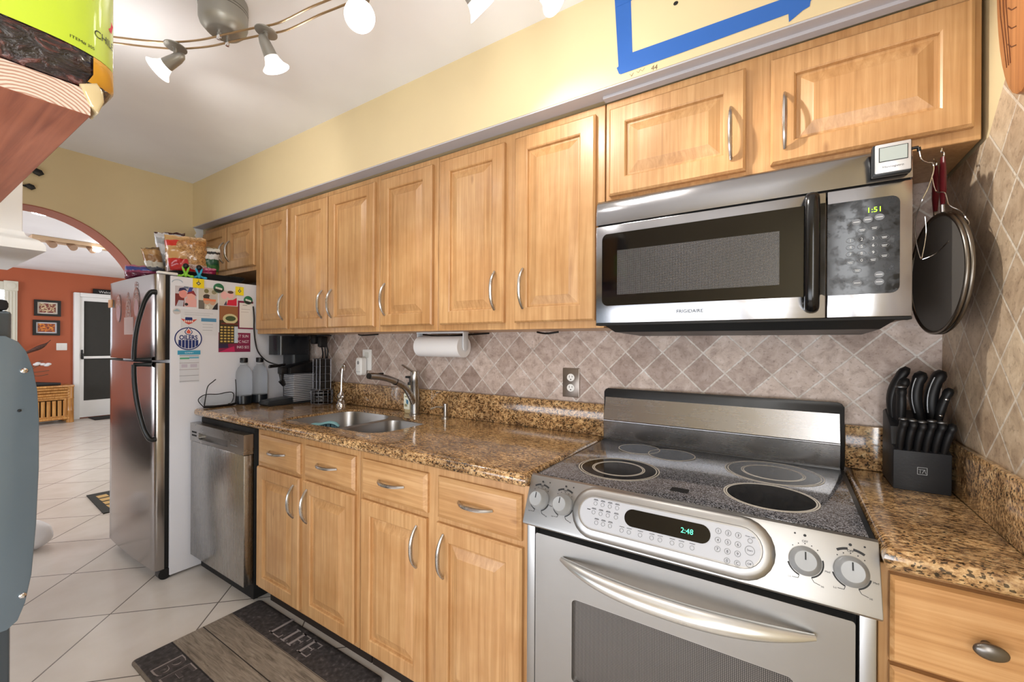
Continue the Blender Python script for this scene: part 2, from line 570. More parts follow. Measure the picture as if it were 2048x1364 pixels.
class Flat:
    """draws thin raised shapes on a plane of an MB: o origin, r right, u up"""

    def __init__(s, mb, o, r, u):
        s.mb, s.o, s.r, s.u = mb, Vector(o), Vector(r).normalized(), Vector(u).normalized()
        s.n = s.r.cross(s.u)

    def p(s, a, b, h=0):
        return s.o + s.r * a + s.u * b + s.n * h

    def poly(s, pts, h0, h1, bev=0):
        s.mb.prism([s.p(a, b, h0) for a, b in pts], s.n * (h1 - h0), bev)

    def rect(s, a0, a1, b0, b1, h0=0, h1=0.001, bev=0):
        s.poly([(a0, b0), (a1, b0), (a1, b1), (a0, b1)], h0, h1, bev)

    def rrect(s, a0, a1, b0, b1, rad, h0=0, h1=0.001, bev=0, n=6):
        s.poly(rr(a0, a1, b0, b1, rad, n), h0, h1, bev)

    def disc(s, ca, cb, ra, rb=None, h0=0, h1=0.001, seg=28, bev=0):
        rb = rb or ra
        s.poly([(ca + ra * math.cos(2 * math.pi * i / seg), cb + rb * math.sin(2 * math.pi * i / seg)) for i in range(seg)], h0, h1, bev)

    def ring(s, ca, cb, ra, rb, w, h0=0, h1=0.001, seg=40, t0=0, t1=2 * math.pi):
        full = abs(t1 - t0 - 2 * math.pi) < 1e-6
        n = seg
        V = []
        for i in range(n if full else n + 1):
            t = t0 + (t1 - t0) * i / n
            c, q = math.cos(t), math.sin(t)
            V.append([s.mb.bm.verts.new(s.p(ca + (ra - e) * c, cb + (rb - e) * q, h)) for e, h in ((0, h0), (0, h1), (w, h1), (w, h0))])
        for i in range(n if full else n):
            A, B = V[i], V[(i + 1) % len(V)]
            for j in range(3):
                s.mb._f([A[j], B[j], B[j + 1], A[j + 1]])

    def line(s, pts, w, h0=0, h1=0.0006):
        for (a0, b0), (a1, b1) in zip(pts[:-1], pts[1:]):
            d = Vector((a1 - a0, b1 - b0))
            if d.length < 1e-7:
                continue
            q = Vector((-d.y, d.x)).normalized() * (w / 2)
            s.poly([(a0 + q.x, b0 + q.y), (a0 - q.x, b0 - q.y), (a1 - q.x, b1 - q.y), (a1 + q.x, b1 + q.y)], h0, h1)

    def text(s, t, size, a, b, align='C', h=0.0006, stretch=1.0, ang=0.0, bold=0.0):
        V, F = glyphs(t, bold)
        if not V:
            return
        w0, w1 = min(v.x for v in V), max(v.x for v in V)
        dx = {'C': -(w0 + w1) / 2, 'L': -w0, 'R': -w1}[align]
        c, q = math.cos(ang), math.sin(ang)
        vs = []
        for v in V:
            x, y = (v.x + dx) * size * stretch, v.y * size
            vs.append(s.mb.bm.verts.new(s.p(a + x * c - y * q, b + x * q + y * c, h)))
        for f in F:
            s.mb._f([vs[i] for i in f])


def rr(a0, a1, b0, b1, rad, n=6):
    P = []
    for cx, cy, t0 in ((a1 - rad, b1 - rad, 0), (a0 + rad, b1 - rad, 1), (a0 + rad, b0 + rad, 2), (a1 - rad, b0 + rad, 3)):
        for i in range(n + 1):
            t = (t0 + i / n) * math.pi / 2
            P.append((cx + rad * math.cos(t), cy + rad * math.sin(t)))
    return P


def bez(p0, p1, p2, p3, n=12):
    p0, p1, p2, p3 = map(Vector, (p0, p1, p2, p3))
    return [p0 * (1 - t) ** 3 + p1 * 3 * t * (1 - t) ** 2 + p2 * 3 * t * t * (1 - t) + p3 * t ** 3 for t in [i / n for i in range(n + 1)]]


def crom(pts, n=8):
    pts = [Vector(p) for p in pts]
    out = []
    for i in range(len(pts) - 1):
        a, b, c, d = pts[max(i - 1, 0)], pts[i], pts[i + 1], pts[min(i + 2, len(pts) - 1)]
        for k in range(n):
            t = k / n
            out.append(0.5 * ((2 * b) + (c - a) * t + (2 * a - 5 * b + 4 * c - d) * t * t + (3 * b - a - 3 * c + d) * t ** 3))
    out.append(pts[-1])
    return out


def root_of(o):
    while o.parent:
        o = o.parent
    return o


def obj(name, mb, m, parent=None, ang=35, loc=None):
    """link one mesh object; vertices arrive in world coordinates"""
    me = bpy.data.meshes.new(name)
    bmesh.ops.recalc_face_normals(mb.bm, faces=list(mb.bm.faces))
    mb.bm.to_mesh(me)
    mb.bm.free()
    for mm in (m if isinstance(m, (list, tuple)) else [m]):
        me.materials.append(mm)
    if ang:
        me.shade_smooth()
        me.set_sharp_from_angle(angle=math.radians(ang))
    o = bpy.data.objects.new(name, me)
    COL.objects.link(o)
    if parent is not None:
        o.parent = parent
        off = root_of(parent).location
    elif loc is not None:
        off = Vector(loc)
        o.location = off
    else:
        off = Vector((0, 0, 0))
    me.transform(Matrix.Translation(-off))
    return o


def tag(o, label, cat, group=None, kind=None):
    o['label'] = label
    o['category'] = cat
    if group:
        o['group'] = group
    if kind:
        o['kind'] = kind
    return o


def thing(name, label, cat, loc, group=None, kind=None):
    o = bpy.data.objects.new(name, None)
    o.empty_display_size = 0.05
    COL.objects.link(o)
    o.location = loc
    return tag(o, label, cat, group, kind)


def single(name, mb, m, label, cat, group=None, kind=None, ang=35):
    vs = [v.co for v in mb.bm.verts]
    lo = Vector([min(v[i] for v in vs) for i in range(3)])
    hi = Vector([max(v[i] for v in vs) for i in range(3)])
    o = obj(name, mb, m, None, ang, ((lo.x + hi.x) / 2, (lo.y + hi.y) / 2, lo.z))
    return tag(o, label, cat, group, kind)


def dup(root, loc, label, group=None):
    r = root.copy()
    COL.objects.link(r)
    r.location = loc
    r['label'] = label
    if group:
        r['group'] = group
    for ch in list(root.children):
        c = ch.copy()
        COL.objects.link(c)
        c.parent = r
        for g in list(ch.children):
            d = g.copy()
            COL.objects.link(d)
            d.parent = c
    return r
# ------------------------------------------------------------------ the setting
CEIL, SOFY, SOFZ, XR, XL, YB = 2.437, -0.353, 2.119, 0.994, -2.985, -2.45
UPY, DOORY = -0.285, -0.305


def struct(name, mb, m, label, cat, ang=35):
    o = obj(name, mb, m, None, ang)
    return tag(o, label, cat, None, 'structure')


struct('floor', MB().box(-9.6, 1.2, -4.6, 2.1, -0.08, 0), FLOOR_M, 'pale diagonal floor tiles with dark grout lines', 'floor')
struct('ceiling', MB().box(-9.6, 1.2, -4.6, 2.1, CEIL, CEIL + 0.1), WHITE_C, 'plain white ceiling over kitchen and living room', 'ceiling')
struct('wall_back', MB().box(XL, XR + 0.15, 0.0, 0.15, 0, CEIL), TILE_B, 'kitchen back wall with diagonal travertine tile backsplash', 'wall')
b = MB()
b.box(XR, XR + 0.15, YB, 0.0, 0, CEIL)
struct('wall_right', b, YELLOW, 'yellow painted right hand wall above the tile', 'wall')
# tile field of the right wall: the top edge follows the diagonal of the tiles
b = MB()
top = [(-0.02, 1.76)]
y, z = -0.317, 1.759
P = [(0.0, 0.914), (0.0, 1.752), (-0.31, 1.752)]
yy, zz = -0.31, 1.752
P += [(-0.42, 1.752 + 0.0), (-0.4645, 1.752)]
P = [(0.0, 0.914), (0.0, 1.75), (-0.322, 1.75), (-0.465, 1.893), (-0.6075, 1.75), (-0.75, 1.893), (-0.8925, 1.75), (-0.95, 1.693), (-0.95, 0.914)]
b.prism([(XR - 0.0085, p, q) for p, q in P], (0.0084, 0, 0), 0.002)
struct('trim_2', b, TILE_R_LIT, 'diagonal travertine tile field on the right wall ending in a zigzag edge', 'wall tile')
b = MB()
b.box(XL, XR, SOFY, 0.0, SOFZ + 0.004, CEIL)
struct('trim_1', b, YELLOW, 'yellow boxed soffit running above the wall cabinets', 'soffit')
b = MB()
b.box(XL, XR, SOFY + 0.002, UPY - 0.004, SOFZ - 0.001, SOFZ + 0.004)
b.box(0.098, XR, UPY - 0.03, UPY - 0.003, SOFZ - 0.010, SOFZ - 0.001)
struct('trim_3', b, GREYW, 'pale grey strip under the soffit along the cabinet tops', 'trim')
# arch wall
ac, aw, az, ab_ = -1.13, 0.53, 1.449, 0.618


def archpt(t, grow=0.0):
    return (ac + (aw + grow) * math.cos(t), az + (ab_ + grow) * math.sin(t))


arc = [archpt(math.pi * i / 40) for i in range(41)]
ol = [(2.1, 0), (2.1, CEIL), (-4.6, CEIL), (-4.6, 0), (ac - aw, 0)] + list(reversed(arc)) + [(ac + aw, 0)]
b = MB()
b.prism([(XL - 0.165, p, q) for p, q in ol], (0.165, 0, 0))
struct('wall_left', b, YELLOW, 'yellow wall with the arched opening beside the fridge', 'wall')
b = MB()
out = [(ac + aw, 0)] + arc + [(ac - aw, 0)]
inn = [(ac + aw - 0.006, 0)] + [archpt(math.pi * i / 40, -0.006) for i in range(41)] + [(ac - aw + 0.006, 0)]
A = [[(XL + 0.002, p, q) for p, q in out], [(XL + 0.002, p, q) for p, q in inn], [(XL - 0.167, p, q) for p, q in inn], [(XL - 0.167, p, q) for p, q in out]]
rings = [[b.bm.verts.new(p) for p in l] for l in A]
for r1, r2 in zip(rings, rings[1:] + rings[:1]):
    for i in range(len(r1) - 1):
        b._f([r1[i], r1[i + 1], r2[i + 1], r2[i]])
struct('trim_4', b, TERRA, 'terracotta painted lining inside the arched opening', 'arch lining')
# behind the photographer
b = MB()
WX = [(-2.15, 0.65, 0.26, 1.1)]  # opening made up to suit the kitchen fill light
ol = [(XL, 0), (XR, 0), (XR, CEIL), (XL, CEIL)]
b.holed([(p, YB, q) for p, q in ol], [[(x0, YB, z0), (x1, YB, z0), (x1, YB, z1), (x0, YB, z1)] for x0, x1, z0, z1 in WX], (0, -0.14, 0))
struct('wall_front', b, YELLOW, 'yellow wall behind the photographer with one opening added for the fill light', 'wall')
# living room
struct('wall_far', MB().box(-9.55, -9.4, -4.6, 2.1, 0, CEIL), ORANGE, 'orange painted wall at the far end of the living room', 'wall')
b = MB()
b.holed([(-9.4, 2.0, 0), (XL - 0.165, 2.0, 0), (XL - 0.165, 2.0, CEIL), (-9.4, 2.0, CEIL)], [[(-6.5, 2.0, 0.4), (-4.7, 2.0, 0.4), (-4.7, 2.0, 2.2), (-6.5, 2.0, 2.2)]], (0, 0.1, 0))
struct('wall_side', b, YELLOW, 'cream side wall of the living room', 'wall')
b = MB()
b.holed([(-9.4, -4.5, 0), (XL - 0.165, -4.5, 0), (XL - 0.165, -4.5, CEIL), (-9.4, -4.5, CEIL)], [[(-7.6, -4.5, 0.5), (-4.4, -4.5, 0.5), (-4.4, -4.5, 2.3), (-7.6, -4.5, 2.3)]], (0, -0.1, 0))
struct('wall_near', b, ORANGE, 'orange side wall of the living room', 'wall')

# storm door and its frame in the far wall
FX = -9.4
d = thing('door_1', 'white framed storm door with two dark screen panels beyond the arch', 'door', (FX, 0.9, 0), None, 'structure')
b = MB()
b.holed([(FX, 0.37, 0.02), (FX, 1.25, 0.02), (FX, 1.25, 2.05), (FX, 0.37, 2.05)],
        [[(FX, 0.418, 0.30), (FX, 1.19, 0.30), (FX, 1.19, 1.01), (FX, 0.418, 1.01)], [(FX, 0.418, 1.05), (FX, 1.19, 1.05), (FX, 1.19, 1.985), (FX, 0.418, 1.985)]], (0.045, 0, 0))
obj('frame', b, WHITE_P, d)
b = MB()
b.box(FX + 0.004, FX + 0.016, 0.40, 1.2, 0.28, 1.03)
b.box(FX + 0.004, FX + 0.016, 0.40, 1.2, 1.035, 2.0)
obj('screen', b, mat('door_screen', (52, 52, 50), 0.7), d)
b = MB()
b.box(FX + 0.045, FX + 0.06, 0.382, 0.408, 1.0, 1.16, 0.006)
b.cyl((FX + 0.06, 0.395, 1.08), (FX + 0.10, 0.395, 1.08), 0.012)
b.box(FX + 0.09, FX + 0.105, 0.384, 0.406, 1.0, 1.1, 0.005)
obj('handle', b, BLACK, d)
b = MB()
b.box(FX, FX + 0.07, 0.295, 0.368, 0, 2.12, 0.008)
b.box(FX, FX + 0.07, 1.252, 1.33, 0, 2.12, 0.008)
b.box(FX, FX + 0.07, 0.3685, 1.2515, 2.052, 2.12, 0.008)
struct('trim_5', b, WHITE_P, 'off white casing around the storm door', 'door frame')
# window with fluted casing at the picture's left edge
w = thing('window_1', 'bright window with fluted cream casing on the orange wall', 'window', (FX, -0.85, 1.0), None, 'structure')
b = MB()
b.box(FX, FX + 0.03, -1.25, -0.45, 0.95, 2.08)
obj('pane', b, mat('bright_window', (230, 238, 246), 0.4, emit=(226, 236, 248), emit_s=1.6), w)
b = MB()
for y0, y1 in ((-1.37, -1.25), (-0.45, -0.32)):
    b.box(FX, FX + 0.05, y0, y1, 0.85, 2.08, 0.006)
    for k in range(3):
        yc = y0 + (y1 - y0) * (0.25 + 0.25 * k)
        b.cyl((FX + 0.05, yc, 0.87), (FX + 0.05, yc, 2.06), 0.011, seg=8)
b.box(FX, FX + 0.05, -1.25, -0.45, 2.08, 2.205, 0.006)
for y0 in (-1.38, -0.46):
    b.box(FX, FX + 0.065, y0, y0 + 0.145, 2.075, 2.22, 0.006)
    b.lathe([(0.05, 0), (0.05, 0.008), (0.035, 0.014), (0.02, 0.012), (0, 0.018)], (FX + 0.065, y0 + 0.0725, 2.147), (1, 0, 0))
b.box(FX, FX + 0.09, -1.42, -0.28, 0.80, 0.85, 0.008)
obj('casing', b, mat('cream_casing', (214, 212, 198), 0.5), w)
b = MB()
for z in [0.97 + 0.045 * k for k in range(25)]:
    b.box(FX + 0.034, FX + 0.05, -1.25, -0.45, z, z + 0.006)
obj('blind', b, WHITE_P, w)
b = MB()
b.box(FX, FX + 0.02, -0.28, 0.29, 0, 0.09, 0.004)
struct('baseboard_far', b, WHITE_P, 'white baseboard under the orange wall', 'baseboard')

# ------------------------------------------------------------------ cabinets


def pull(mb, c, axis, length, bow, yface):
    """arched bar pull on a front facing -y"""
    P, R = [], []
    for i in range(17):
        t = -1 + i / 8
        a = t * length / 2
        o_ = bow * (1 - abs(t) ** 2.6) + 0.001
        if axis == 'z':
            P.append((c[0], yface - o_, c[1] + a))
        else:
            P.append((c[0] + a, yface - o_, c[1]))
        R.append(0.0048 + 0.0022 * (1 - t * t))
    mb.tube(P, R, 8, flat=0.8)


def add_door(root, x0, x1, z0, z1, yf, hx=None, hz=0, hl=0.15, m=MAPLE, drawer=False):
    nm = 'drawer' if drawer else 'door'
    dm = obj(nm, MB().panel(x0, x1, z0, z1, yf, 0.0195, SLAB if drawer else RAISED), m, root, 10)
    if hx is not None:
        b = MB()
        pull(b, (hx, hz), 'x' if drawer else 'z', hl, 0.028, yf)
        obj('handle', b, NICKEL, dm)
    return dm


def wall_cabinet(x0, x1, z0, doors, label, seams=()):
    t = thing('wall_cabinet', label, 'cabinet', ((x0 + x1) / 2, -0.15, z0), 'maple wall cabinets')
    b = MB()
    g = 0.0012
    b.box(x0 + g, x1 - g, UPY, -0.003, z0, SOFZ - 0.012, 0.0015, 1)
    obj('body', b, MAPLE, t)
    for a in doors:
        add_door(t, *a)
    return t


ZT, ZB = 2.077, 1.373
HC = 1.500
wall_cabinet(-2.955, -2.204, 1.755, [(-2.945, -2.590, 1.785, ZT, DOORY, -2.625, 1.905, 0.14), (-2.574, -2.216, 1.785, ZT, DOORY, -2.537, 1.905, 0.14)],
             'short maple wall cabinet with two doors above the fridge')
wall_cabinet(-2.204, -1.819, 1.347, [(-2.187, -1.836, ZB, ZT, DOORY, -1.872, HC)], 'tall narrow single-door maple wall cabinet next to the fridge')
wall_cabinet(-1.819, -1.046, 1.347, [(-1.802, -1.450, ZB, ZT, DOORY, -1.487, HC), (-1.438, -1.071, ZB, ZT, DOORY, -1.402, HC)],
             'two-door maple wall cabinet over the coffee machine and sink, knotty doors')
wall_cabinet(-1.046, -0.664, 1.347, [(-1.022, -0.689, ZB, ZT, DOORY, -0.986, HC)], 'single-door maple wall cabinet above the paper towel roll')
wall_cabinet(-0.664, 0.096, 1.347, [(-0.641, -0.309, ZB, ZT, DOORY, -0.348, HC), (-0.259, 0.066, ZB, ZT, DOORY, -0.218, HC)],
             'two-door tall maple wall cabinet against the microwave')
wall_cabinet(0.098, 0.986, 1.760, [(0.115, 0.516, 1.787, ZT, DOORY, 0.480, 1.898), (0.577, 0.970, 1.787, ZT, DOORY, 0.610, 1.898)],
             'short maple wall cabinet with two wide doors above the microwave')

BY, BDY = -0.595, -0.613


def base_cabinet(x0, x1, fronts, label, m=MAPLE):
    t = thing('base_cabinet', label, 'cabinet', ((x0 + x1) / 2, -0.3, 0), 'maple base cabinets')
    b = MB()
    b.box(x0 + 0.001, x1 - 0.001, BY, BY + 0.02, 0.095, 0.874, 0.0015, 1)
    b.box(x0 + 0.001, x0 + 0.019, BY + 0.0202, -0.004, 0.095, 0.874)
    b.box(x1 - 0.019, x1 - 0.001, BY + 0.0202, -0.004, 0.095, 0.874)
    b.box(x0 + 0.0192, x1 - 0.0192, BY + 0.0202, -0.004, 0.095, 0.113)
    b.box(x0 + 0.0192, x1 - 0.0192, -0.016, -0.004, 0.1132, 0.874)
    obj('body', b, m, t)
    b = MB()
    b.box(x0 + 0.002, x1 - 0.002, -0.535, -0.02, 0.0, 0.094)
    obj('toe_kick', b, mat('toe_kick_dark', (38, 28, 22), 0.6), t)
    for f in fronts:
        add_door(t, *f)
    return t


def dr(x0, x1):
    return (x0, x1, 0.710, 0.846, BDY, (x0 + x1) / 2, 0.782, 0.135, MAPLE_X, True)


sinkcab = base_cabinet(-1.556, -0.782, [dr(-1.525, -1.181), dr(-1.142, -0.801), (-1.541, -1.181, 0.113, 0.693, BDY, -1.217, 0.588, 0.145), (-1.149, -0.800, 0.113, 0.693, BDY, -1.112, 0.588, 0.145)],
             'maple sink base cabinet with two drawers and two doors, next to the dishwasher')
base_cabinet(-0.780, 0.000, [dr(-0.758, -0.413), dr(-0.366, -0.035), (-0.760, -0.416, 0.113, 0.691, BDY, -0.455, 0.588, 0.145), (-0.370, -0.031, 0.113, 0.691, BDY, -0.332, 0.588, 0.145)],
             'maple base cabinet with two drawers and two doors, next to the range')
t = base_cabinet(0.766, 0.990, [], 'oak drawer cabinet with oval knobs right of the range')
for z0, z1 in ((0.700, 0.862), (0.46, 0.692), (0.14, 0.452)):
    dm = obj('drawer', MB().panel(0.782, 0.985, z0, z1, BDY - 0.004, 0.022, [(0, 0.006), (0.006, 0)]), OAK, t, 10)
    b = MB()
    kx, kz = 0.905, (z0 + z1) / 2
    b.cyl((kx, BDY - 0.004, kz), (kx, BDY - 0.022, kz), 0.007, 0.006)
    b.ball((kx, BDY - 0.027, kz), (0.022, 0.009, 0.014))
    obj('knob', b, mat('pewter', (120, 116, 112), 0.32, 1.0), dm)

# ------------------------------------------------------------------ worktops
CT, CB, CF = 0.918, 0.878, -0.635
L_OUT = [(-2.207, -0.003), (-2.207, CF + 0.03)]
L_OUT += [(-2.207 + 0.03 - 0.03 * math.cos(a), CF + 0.03 - 0.03 * math.sin(a)) for a in [math.pi / 2 * i / 6 for i in range(1, 7)]]
L_OUT += [(-0.004, CF), (-0.004, -0.003)]
# the sink opening: a big D bowl joined to a smaller bowl
hole = []


def arcp(cx, cy, r, a0, a1, n=8):
    return [(cx + r * math.cos(math.radians(a0 + (a1 - a0) * i / n)), cy + r * math.sin(math.radians(a0 + (a1 - a0) * i / n))) for i in range(n + 1)]


hole = arcp(-1.415, -0.482, 0.05, 180, 270) + arcp(-1.16, -0.492, 0.04, 270, 300, 3) + arcp(-0.89, -0.420, 0.10, 270, 360) + arcp(-0.845, -0.245, 0.055, 0, 90) \
    + arcp(-1.12, -0.265, 0.145, 45, 90, 5) + arcp(-1.38, -0.215, 0.085, 90, 180)
ct = thing('granite_worktop', 'long gold and brown granite worktop around the sink', 'worktop', (-1.1, -0.32, CB))


def bullnose_slab(mb, outl, holes, r=0.018):
    """slab whose outline edge is rounded: stacked insets"""
    b2 = bmesh.new()
    # rounded rim
    n = len(outl)
    area2 = sum(outl[i][0] * outl[(i + 1) % n][1] - outl[(i + 1) % n][0] * outl[i][1] for i in range(n))
    sgn = 1 if area2 > 0 else -1

    def inset(d):
        P = []
        for i in range(n):
            p0, p1, p2 = Vector(outl[i - 1]), Vector(outl[i]), Vector(outl[(i + 1) % n])
            e1, e2 = (p1 - p0).normalized(), (p2 - p1).normalized()
            n1, n2 = Vector((-e1.y, e1.x)) * sgn, Vector((-e2.y, e2.x)) * sgn
            m_ = (n1 + n2)
            m_ = m_ / max(m_.dot(n1), 0.2)
            P.append(p1 + m_ * d)
        return P
    L = []
    hh = (CT - CB) / 2
    for i in range(9):
        a = -math.pi / 2 + math.pi * i / 8
        L.append([(p.x, p.y, (CT + CB) / 2 + hh * math.sin(a)) for p in inset(r * (1 - math.cos(a)))])
    mb.loops(L, capa=False, capb=False)
    for z in (CB, CT):
        b2 = bmesh.new()
        es = []
        for lp in [[(p.x, p.y) for p in inset(r)]] + holes:
            vs = [b2.verts.new((p[0], p[1], z)) for p in lp]
            es += [b2.edges.new((vs[i], vs[(i + 1) % len(vs)])) for i in range(len(vs))]
        bmesh.ops.triangle_fill(b2, use_beauty=True, edges=es, normal=(0, 0, 1))
        mb.merge(b2)
    for lp in holes:
        mb.loops([[(p[0], p[1], CB) for p in lp], [(p[0], p[1], CT) for p in lp]], capa=False, capb=False)


b = MB()
bullnose_slab(b, L_OUT, [hole])
bmesh.ops.remove_doubles(b.bm, verts=list(b.bm.verts), dist=1e-5)
obj('slab', b, GRANITE, ct)
b = MB()
b.box(-2.207, -0.004, -0.022, -0.001, CT + 0.0004, 1.047, 0.002)
single('granite_backsplash', b, GRANITE, 'long low granite upstand along the back wall behind the sink', 'backsplash')
ctr = thing('granite_worktop', 'small granite worktop holding the knife block right of the range', 'worktop', (0.88, -0.32, CB))
b = MB()
bullnose_slab(b, [(0.7675, -0.003), (0.7675, CF - 0.01), (0.985, CF - 0.01), (0.985, -0.003)], [])
bmesh.ops.remove_doubles(b.bm, verts=list(b.bm.verts), dist=1e-5)
obj('slab', b, GRANITE, ctr)
b = MB()
b.box(0.768, 0.9715, -0.022, -0.001, CT + 0.0004, 1.049, 0.002)
single('granite_backsplash', b, GRANITE, 'short granite upstand on the back wall behind the knife block', 'backsplash')
b = MB()
b.box(0.972, 0.9852, -0.64, -0.001, CT + 0.0004, 1.047, 0.002)
single('granite_backsplash', b, GRANITE, 'granite upstand along the tiled right wall', 'backsplash')

# sink
sk = thing('kitchen_sink', 'stainless steel undermount sink with a big and a small bowl', 'sink', (-1.13, -0.33, 0.7))


def basin(name, outl, depth, parent):
    cx = sum(p[0] for p in outl) / len(outl)
    cy = sum(p[1] for p in outl) / len(outl)
    b = MB()
    L = []
    for k, dz in ((1.0, -0.0004), (1.0, 0.0), (0.985, 0.01), (0.965, depth - 0.04), (0.93, depth - 0.012), (0.86, depth), (0.1, depth + 0.004)):
        L.append([(cx + (x - cx) * k, cy + (y - cy) * k, CT - 0.0110 - dz) for x, y in outl])
    b.loops(L, capa=False)
    o = obj(name, b, SINKST, parent, 50)
    b = MB()
    b.lathe([(0.045, 0), (0.045, 0.003), (0.03, 0.004), (0.026, 0.0), (0.001, 0.001)], (cx, cy, CT - 0.011 - depth - 0.004))
    obj('drain', b, CHROME, o)
    return o


BOWL1 = arcp(-1.411, -0.480, 0.050, 180, 270) + arcp(-1.16, -0.450, 0.075, 270, 360) + arcp(-1.2, -0.245, 0.115, 0, 90) + arcp(-1.38, -0.217, 0.081, 90, 180)
BOWL2 = arcp(-0.99, -0.455, 0.055, 180, 270) + arcp(-0.892, -0.420, 0.096, 270, 360) + arcp(-0.847, -0.247, 0.051, 0, 90) + arcp(-0.985, -0.256, 0.060, 90, 180)
basin('large_bowl', BOWL1, 0.23, sk)
basin('small_bowl', BOWL2, 0.19, sk)
b = MB()
hx_, hy_ = -1.13, -0.33
b.holed([(hx_ + (p - hx_) * 0.996, hy_ + (q - hy_) * 0.996, CT - 0.0135) for p, q in hole], [[(p, q, CT - 0.0135) for p, q in BOWL1], [(p, q, CT - 0.0135) for p, q in BOWL2]], (0, 0, 0.0022))
obj('divider', b, SINKST, sk)
# ------------------------------------------------------------------ dishwasher
dw = thing('dishwasher', 'stainless steel dishwasher between the fridge and the sink cabinet', 'dishwasher', (-1.888, -0.33, 0))
x0, x1, yf = -2.190, -1.585, -0.6475
b = MB()
b.box(x0 + 0.012, x1 - 0.004, -0.600, -0.03, 0.02, 0.868, 0.004)
obj('tub', b, BLACKM, dw)
b = MB()
b.box(x0, x1, yf, -0.603, 0.102, 0.742, 0.004)
doorp = obj('door', b, STEEL_V, dw)
b = MB()
b.holed([(x0, yf - 0.002, 0.744), (x1, yf - 0.002, 0.744), (x1, yf - 0.002, 0.842), (x0, yf - 0.002, 0.842)],
        [[(p, yf - 0.002, q) for p, q in rr(x0 + 0.105, x0 + 0.44, 0.762, 0.795, 0.006, 3)]], (0, 0.045, 0))
cp = obj('control_panel', b, STEEL, dw)
b = MB()
b.box(x0 + 0.1, x0 + 0.445, yf + 0.016, yf + 0.03, 0.757, 0.80)
obj('handle_pocket', b, mat('pocket_grey', (120, 116, 112), 0.35, 0.8), cp)
b = MB()
F = Flat(b, (x0, yf - 0.002, 0), (1, 0, 0), (0, 0, 1))
F.rrect(0.022, 0.082, 0.790, 0.799, 0.004, -0.001, 0.0006)
F.rrect(0.022, 0.082, 0.772, 0.781, 0.004, -0.001, 0.0006)
obj('vent_slot', b, BLACKM, cp)
b = MB()
F = Flat(b, (x0, yf - 0.002, 0), (1, 0, 0), (0, 0, 1))
F.rect(0.47, 0.5, 0.778, 0.783, 0, 0.0004)
F.rect(0.505, 0.54, 0.778, 0.783, 0, 0.0004)
obj('lettering', b, GINK, cp)

# ------------------------------------------------------------------ fridge
FRX0, FRX1 = -2.975, -2.217
fr = thing('refrigerator', 'top-freezer fridge with steel doors and a white side covered in magnets', 'refrigerator', (-2.596, -0.4, 0))
b = MB()
b.box(FRX0, FRX1, -0.735, -0.035, 0.012, 1.658, 0.006)
obj('cabinet', b, WHITEE, fr)


def fdoor(name, z0, z1):
    b = MB()
    P = []
    n = 14
    r = 0.018
    for i in range(n + 1):
        t = -1 + 2 * i / n
        P.append((FRX0 + r + (FRX1 - FRX0 - 2 * r) * (t + 1) / 2, -0.800 - 0.010 * (1 - t * t)))
    poly = [(FRX0, -0.757), (FRX0, -0.785)] + [(FRX0 + 0.005, -0.795)] + P + [(FRX1 - 0.005, -0.795), (FRX1, -0.785), (FRX1, -0.757)]
    b.prism([(p, q, z0) for p, q in poly], (0, 0, z1 - z0), 0.003)
    return obj(name, b, STEEL_F, fr, 30)


fz = fdoor('freezer_door', 1.194, 1.660)
fd = fdoor('fridge_door', 0.058, 1.180)
b = MB()
b.box(FRX0 + 0.012, FRX1 - 0.008, -0.757, -0.735, 0.06, 1.178)
b.box(FRX0 + 0.012, FRX1 - 0.008, -0.757, -0.735, 1.196, 1.655)
obj('gasket', b, BLACKM, fr)
b = MB()
b.box(FRX0 + 0.01, FRX1 - 0.01, -0.752, -0.70, 0.012, 0.056)
b.cyl((FRX1 - 0.05, -0.752, 0.03), (FRX1 - 0.004, -0.752, 0.03), 0.03)
obj('kick_grille', b, BLACK, fr)
b = MB()
b.box(FRX1 - 0.03, FRX1 + 0.001, -0.790, -0.70, 1.662, 1.676, 0.004)
obj('hinge_cover', b, WHITE, fr)
HB = mat('handle_black', (20, 24, 26), 0.32)


def fhandle(parent, top, z_end, z_mid):
    """one half of the bow: from the mount by the door edge to the seam"""
    P = [(-2.228, -0.796, z_end + 0.004 * (1 if top else -1)), (-2.230, -0.818, z_end)]
    for i in range(1, 9):
        q = (i / 8)
        e = 1 - (1 - q) ** 2.1
        P.append((-2.232 - 0.046 * e, -0.826 - 0.046 * e, z_end + (z_mid - z_end) * q))
    P = crom(P, 4)
    b = MB()
    n = len(P)
    b.tube(P, [0.024 - 0.006 * min(1, i / 8) for i in range(n)], 12, flat=0.62, ref=(1, 0, 0))
    b.tube([(-2.278, -0.872, z_mid), (-2.262, -0.845, z_mid), (-2.25, -0.805, z_mid)], [0.011, 0.010, 0.014], 10)
    return obj('handle', b, HB, parent, 60)


fhandle(fz, True, 1.556, 1.198)
fhandle(fd, False, 0.775, 1.172)

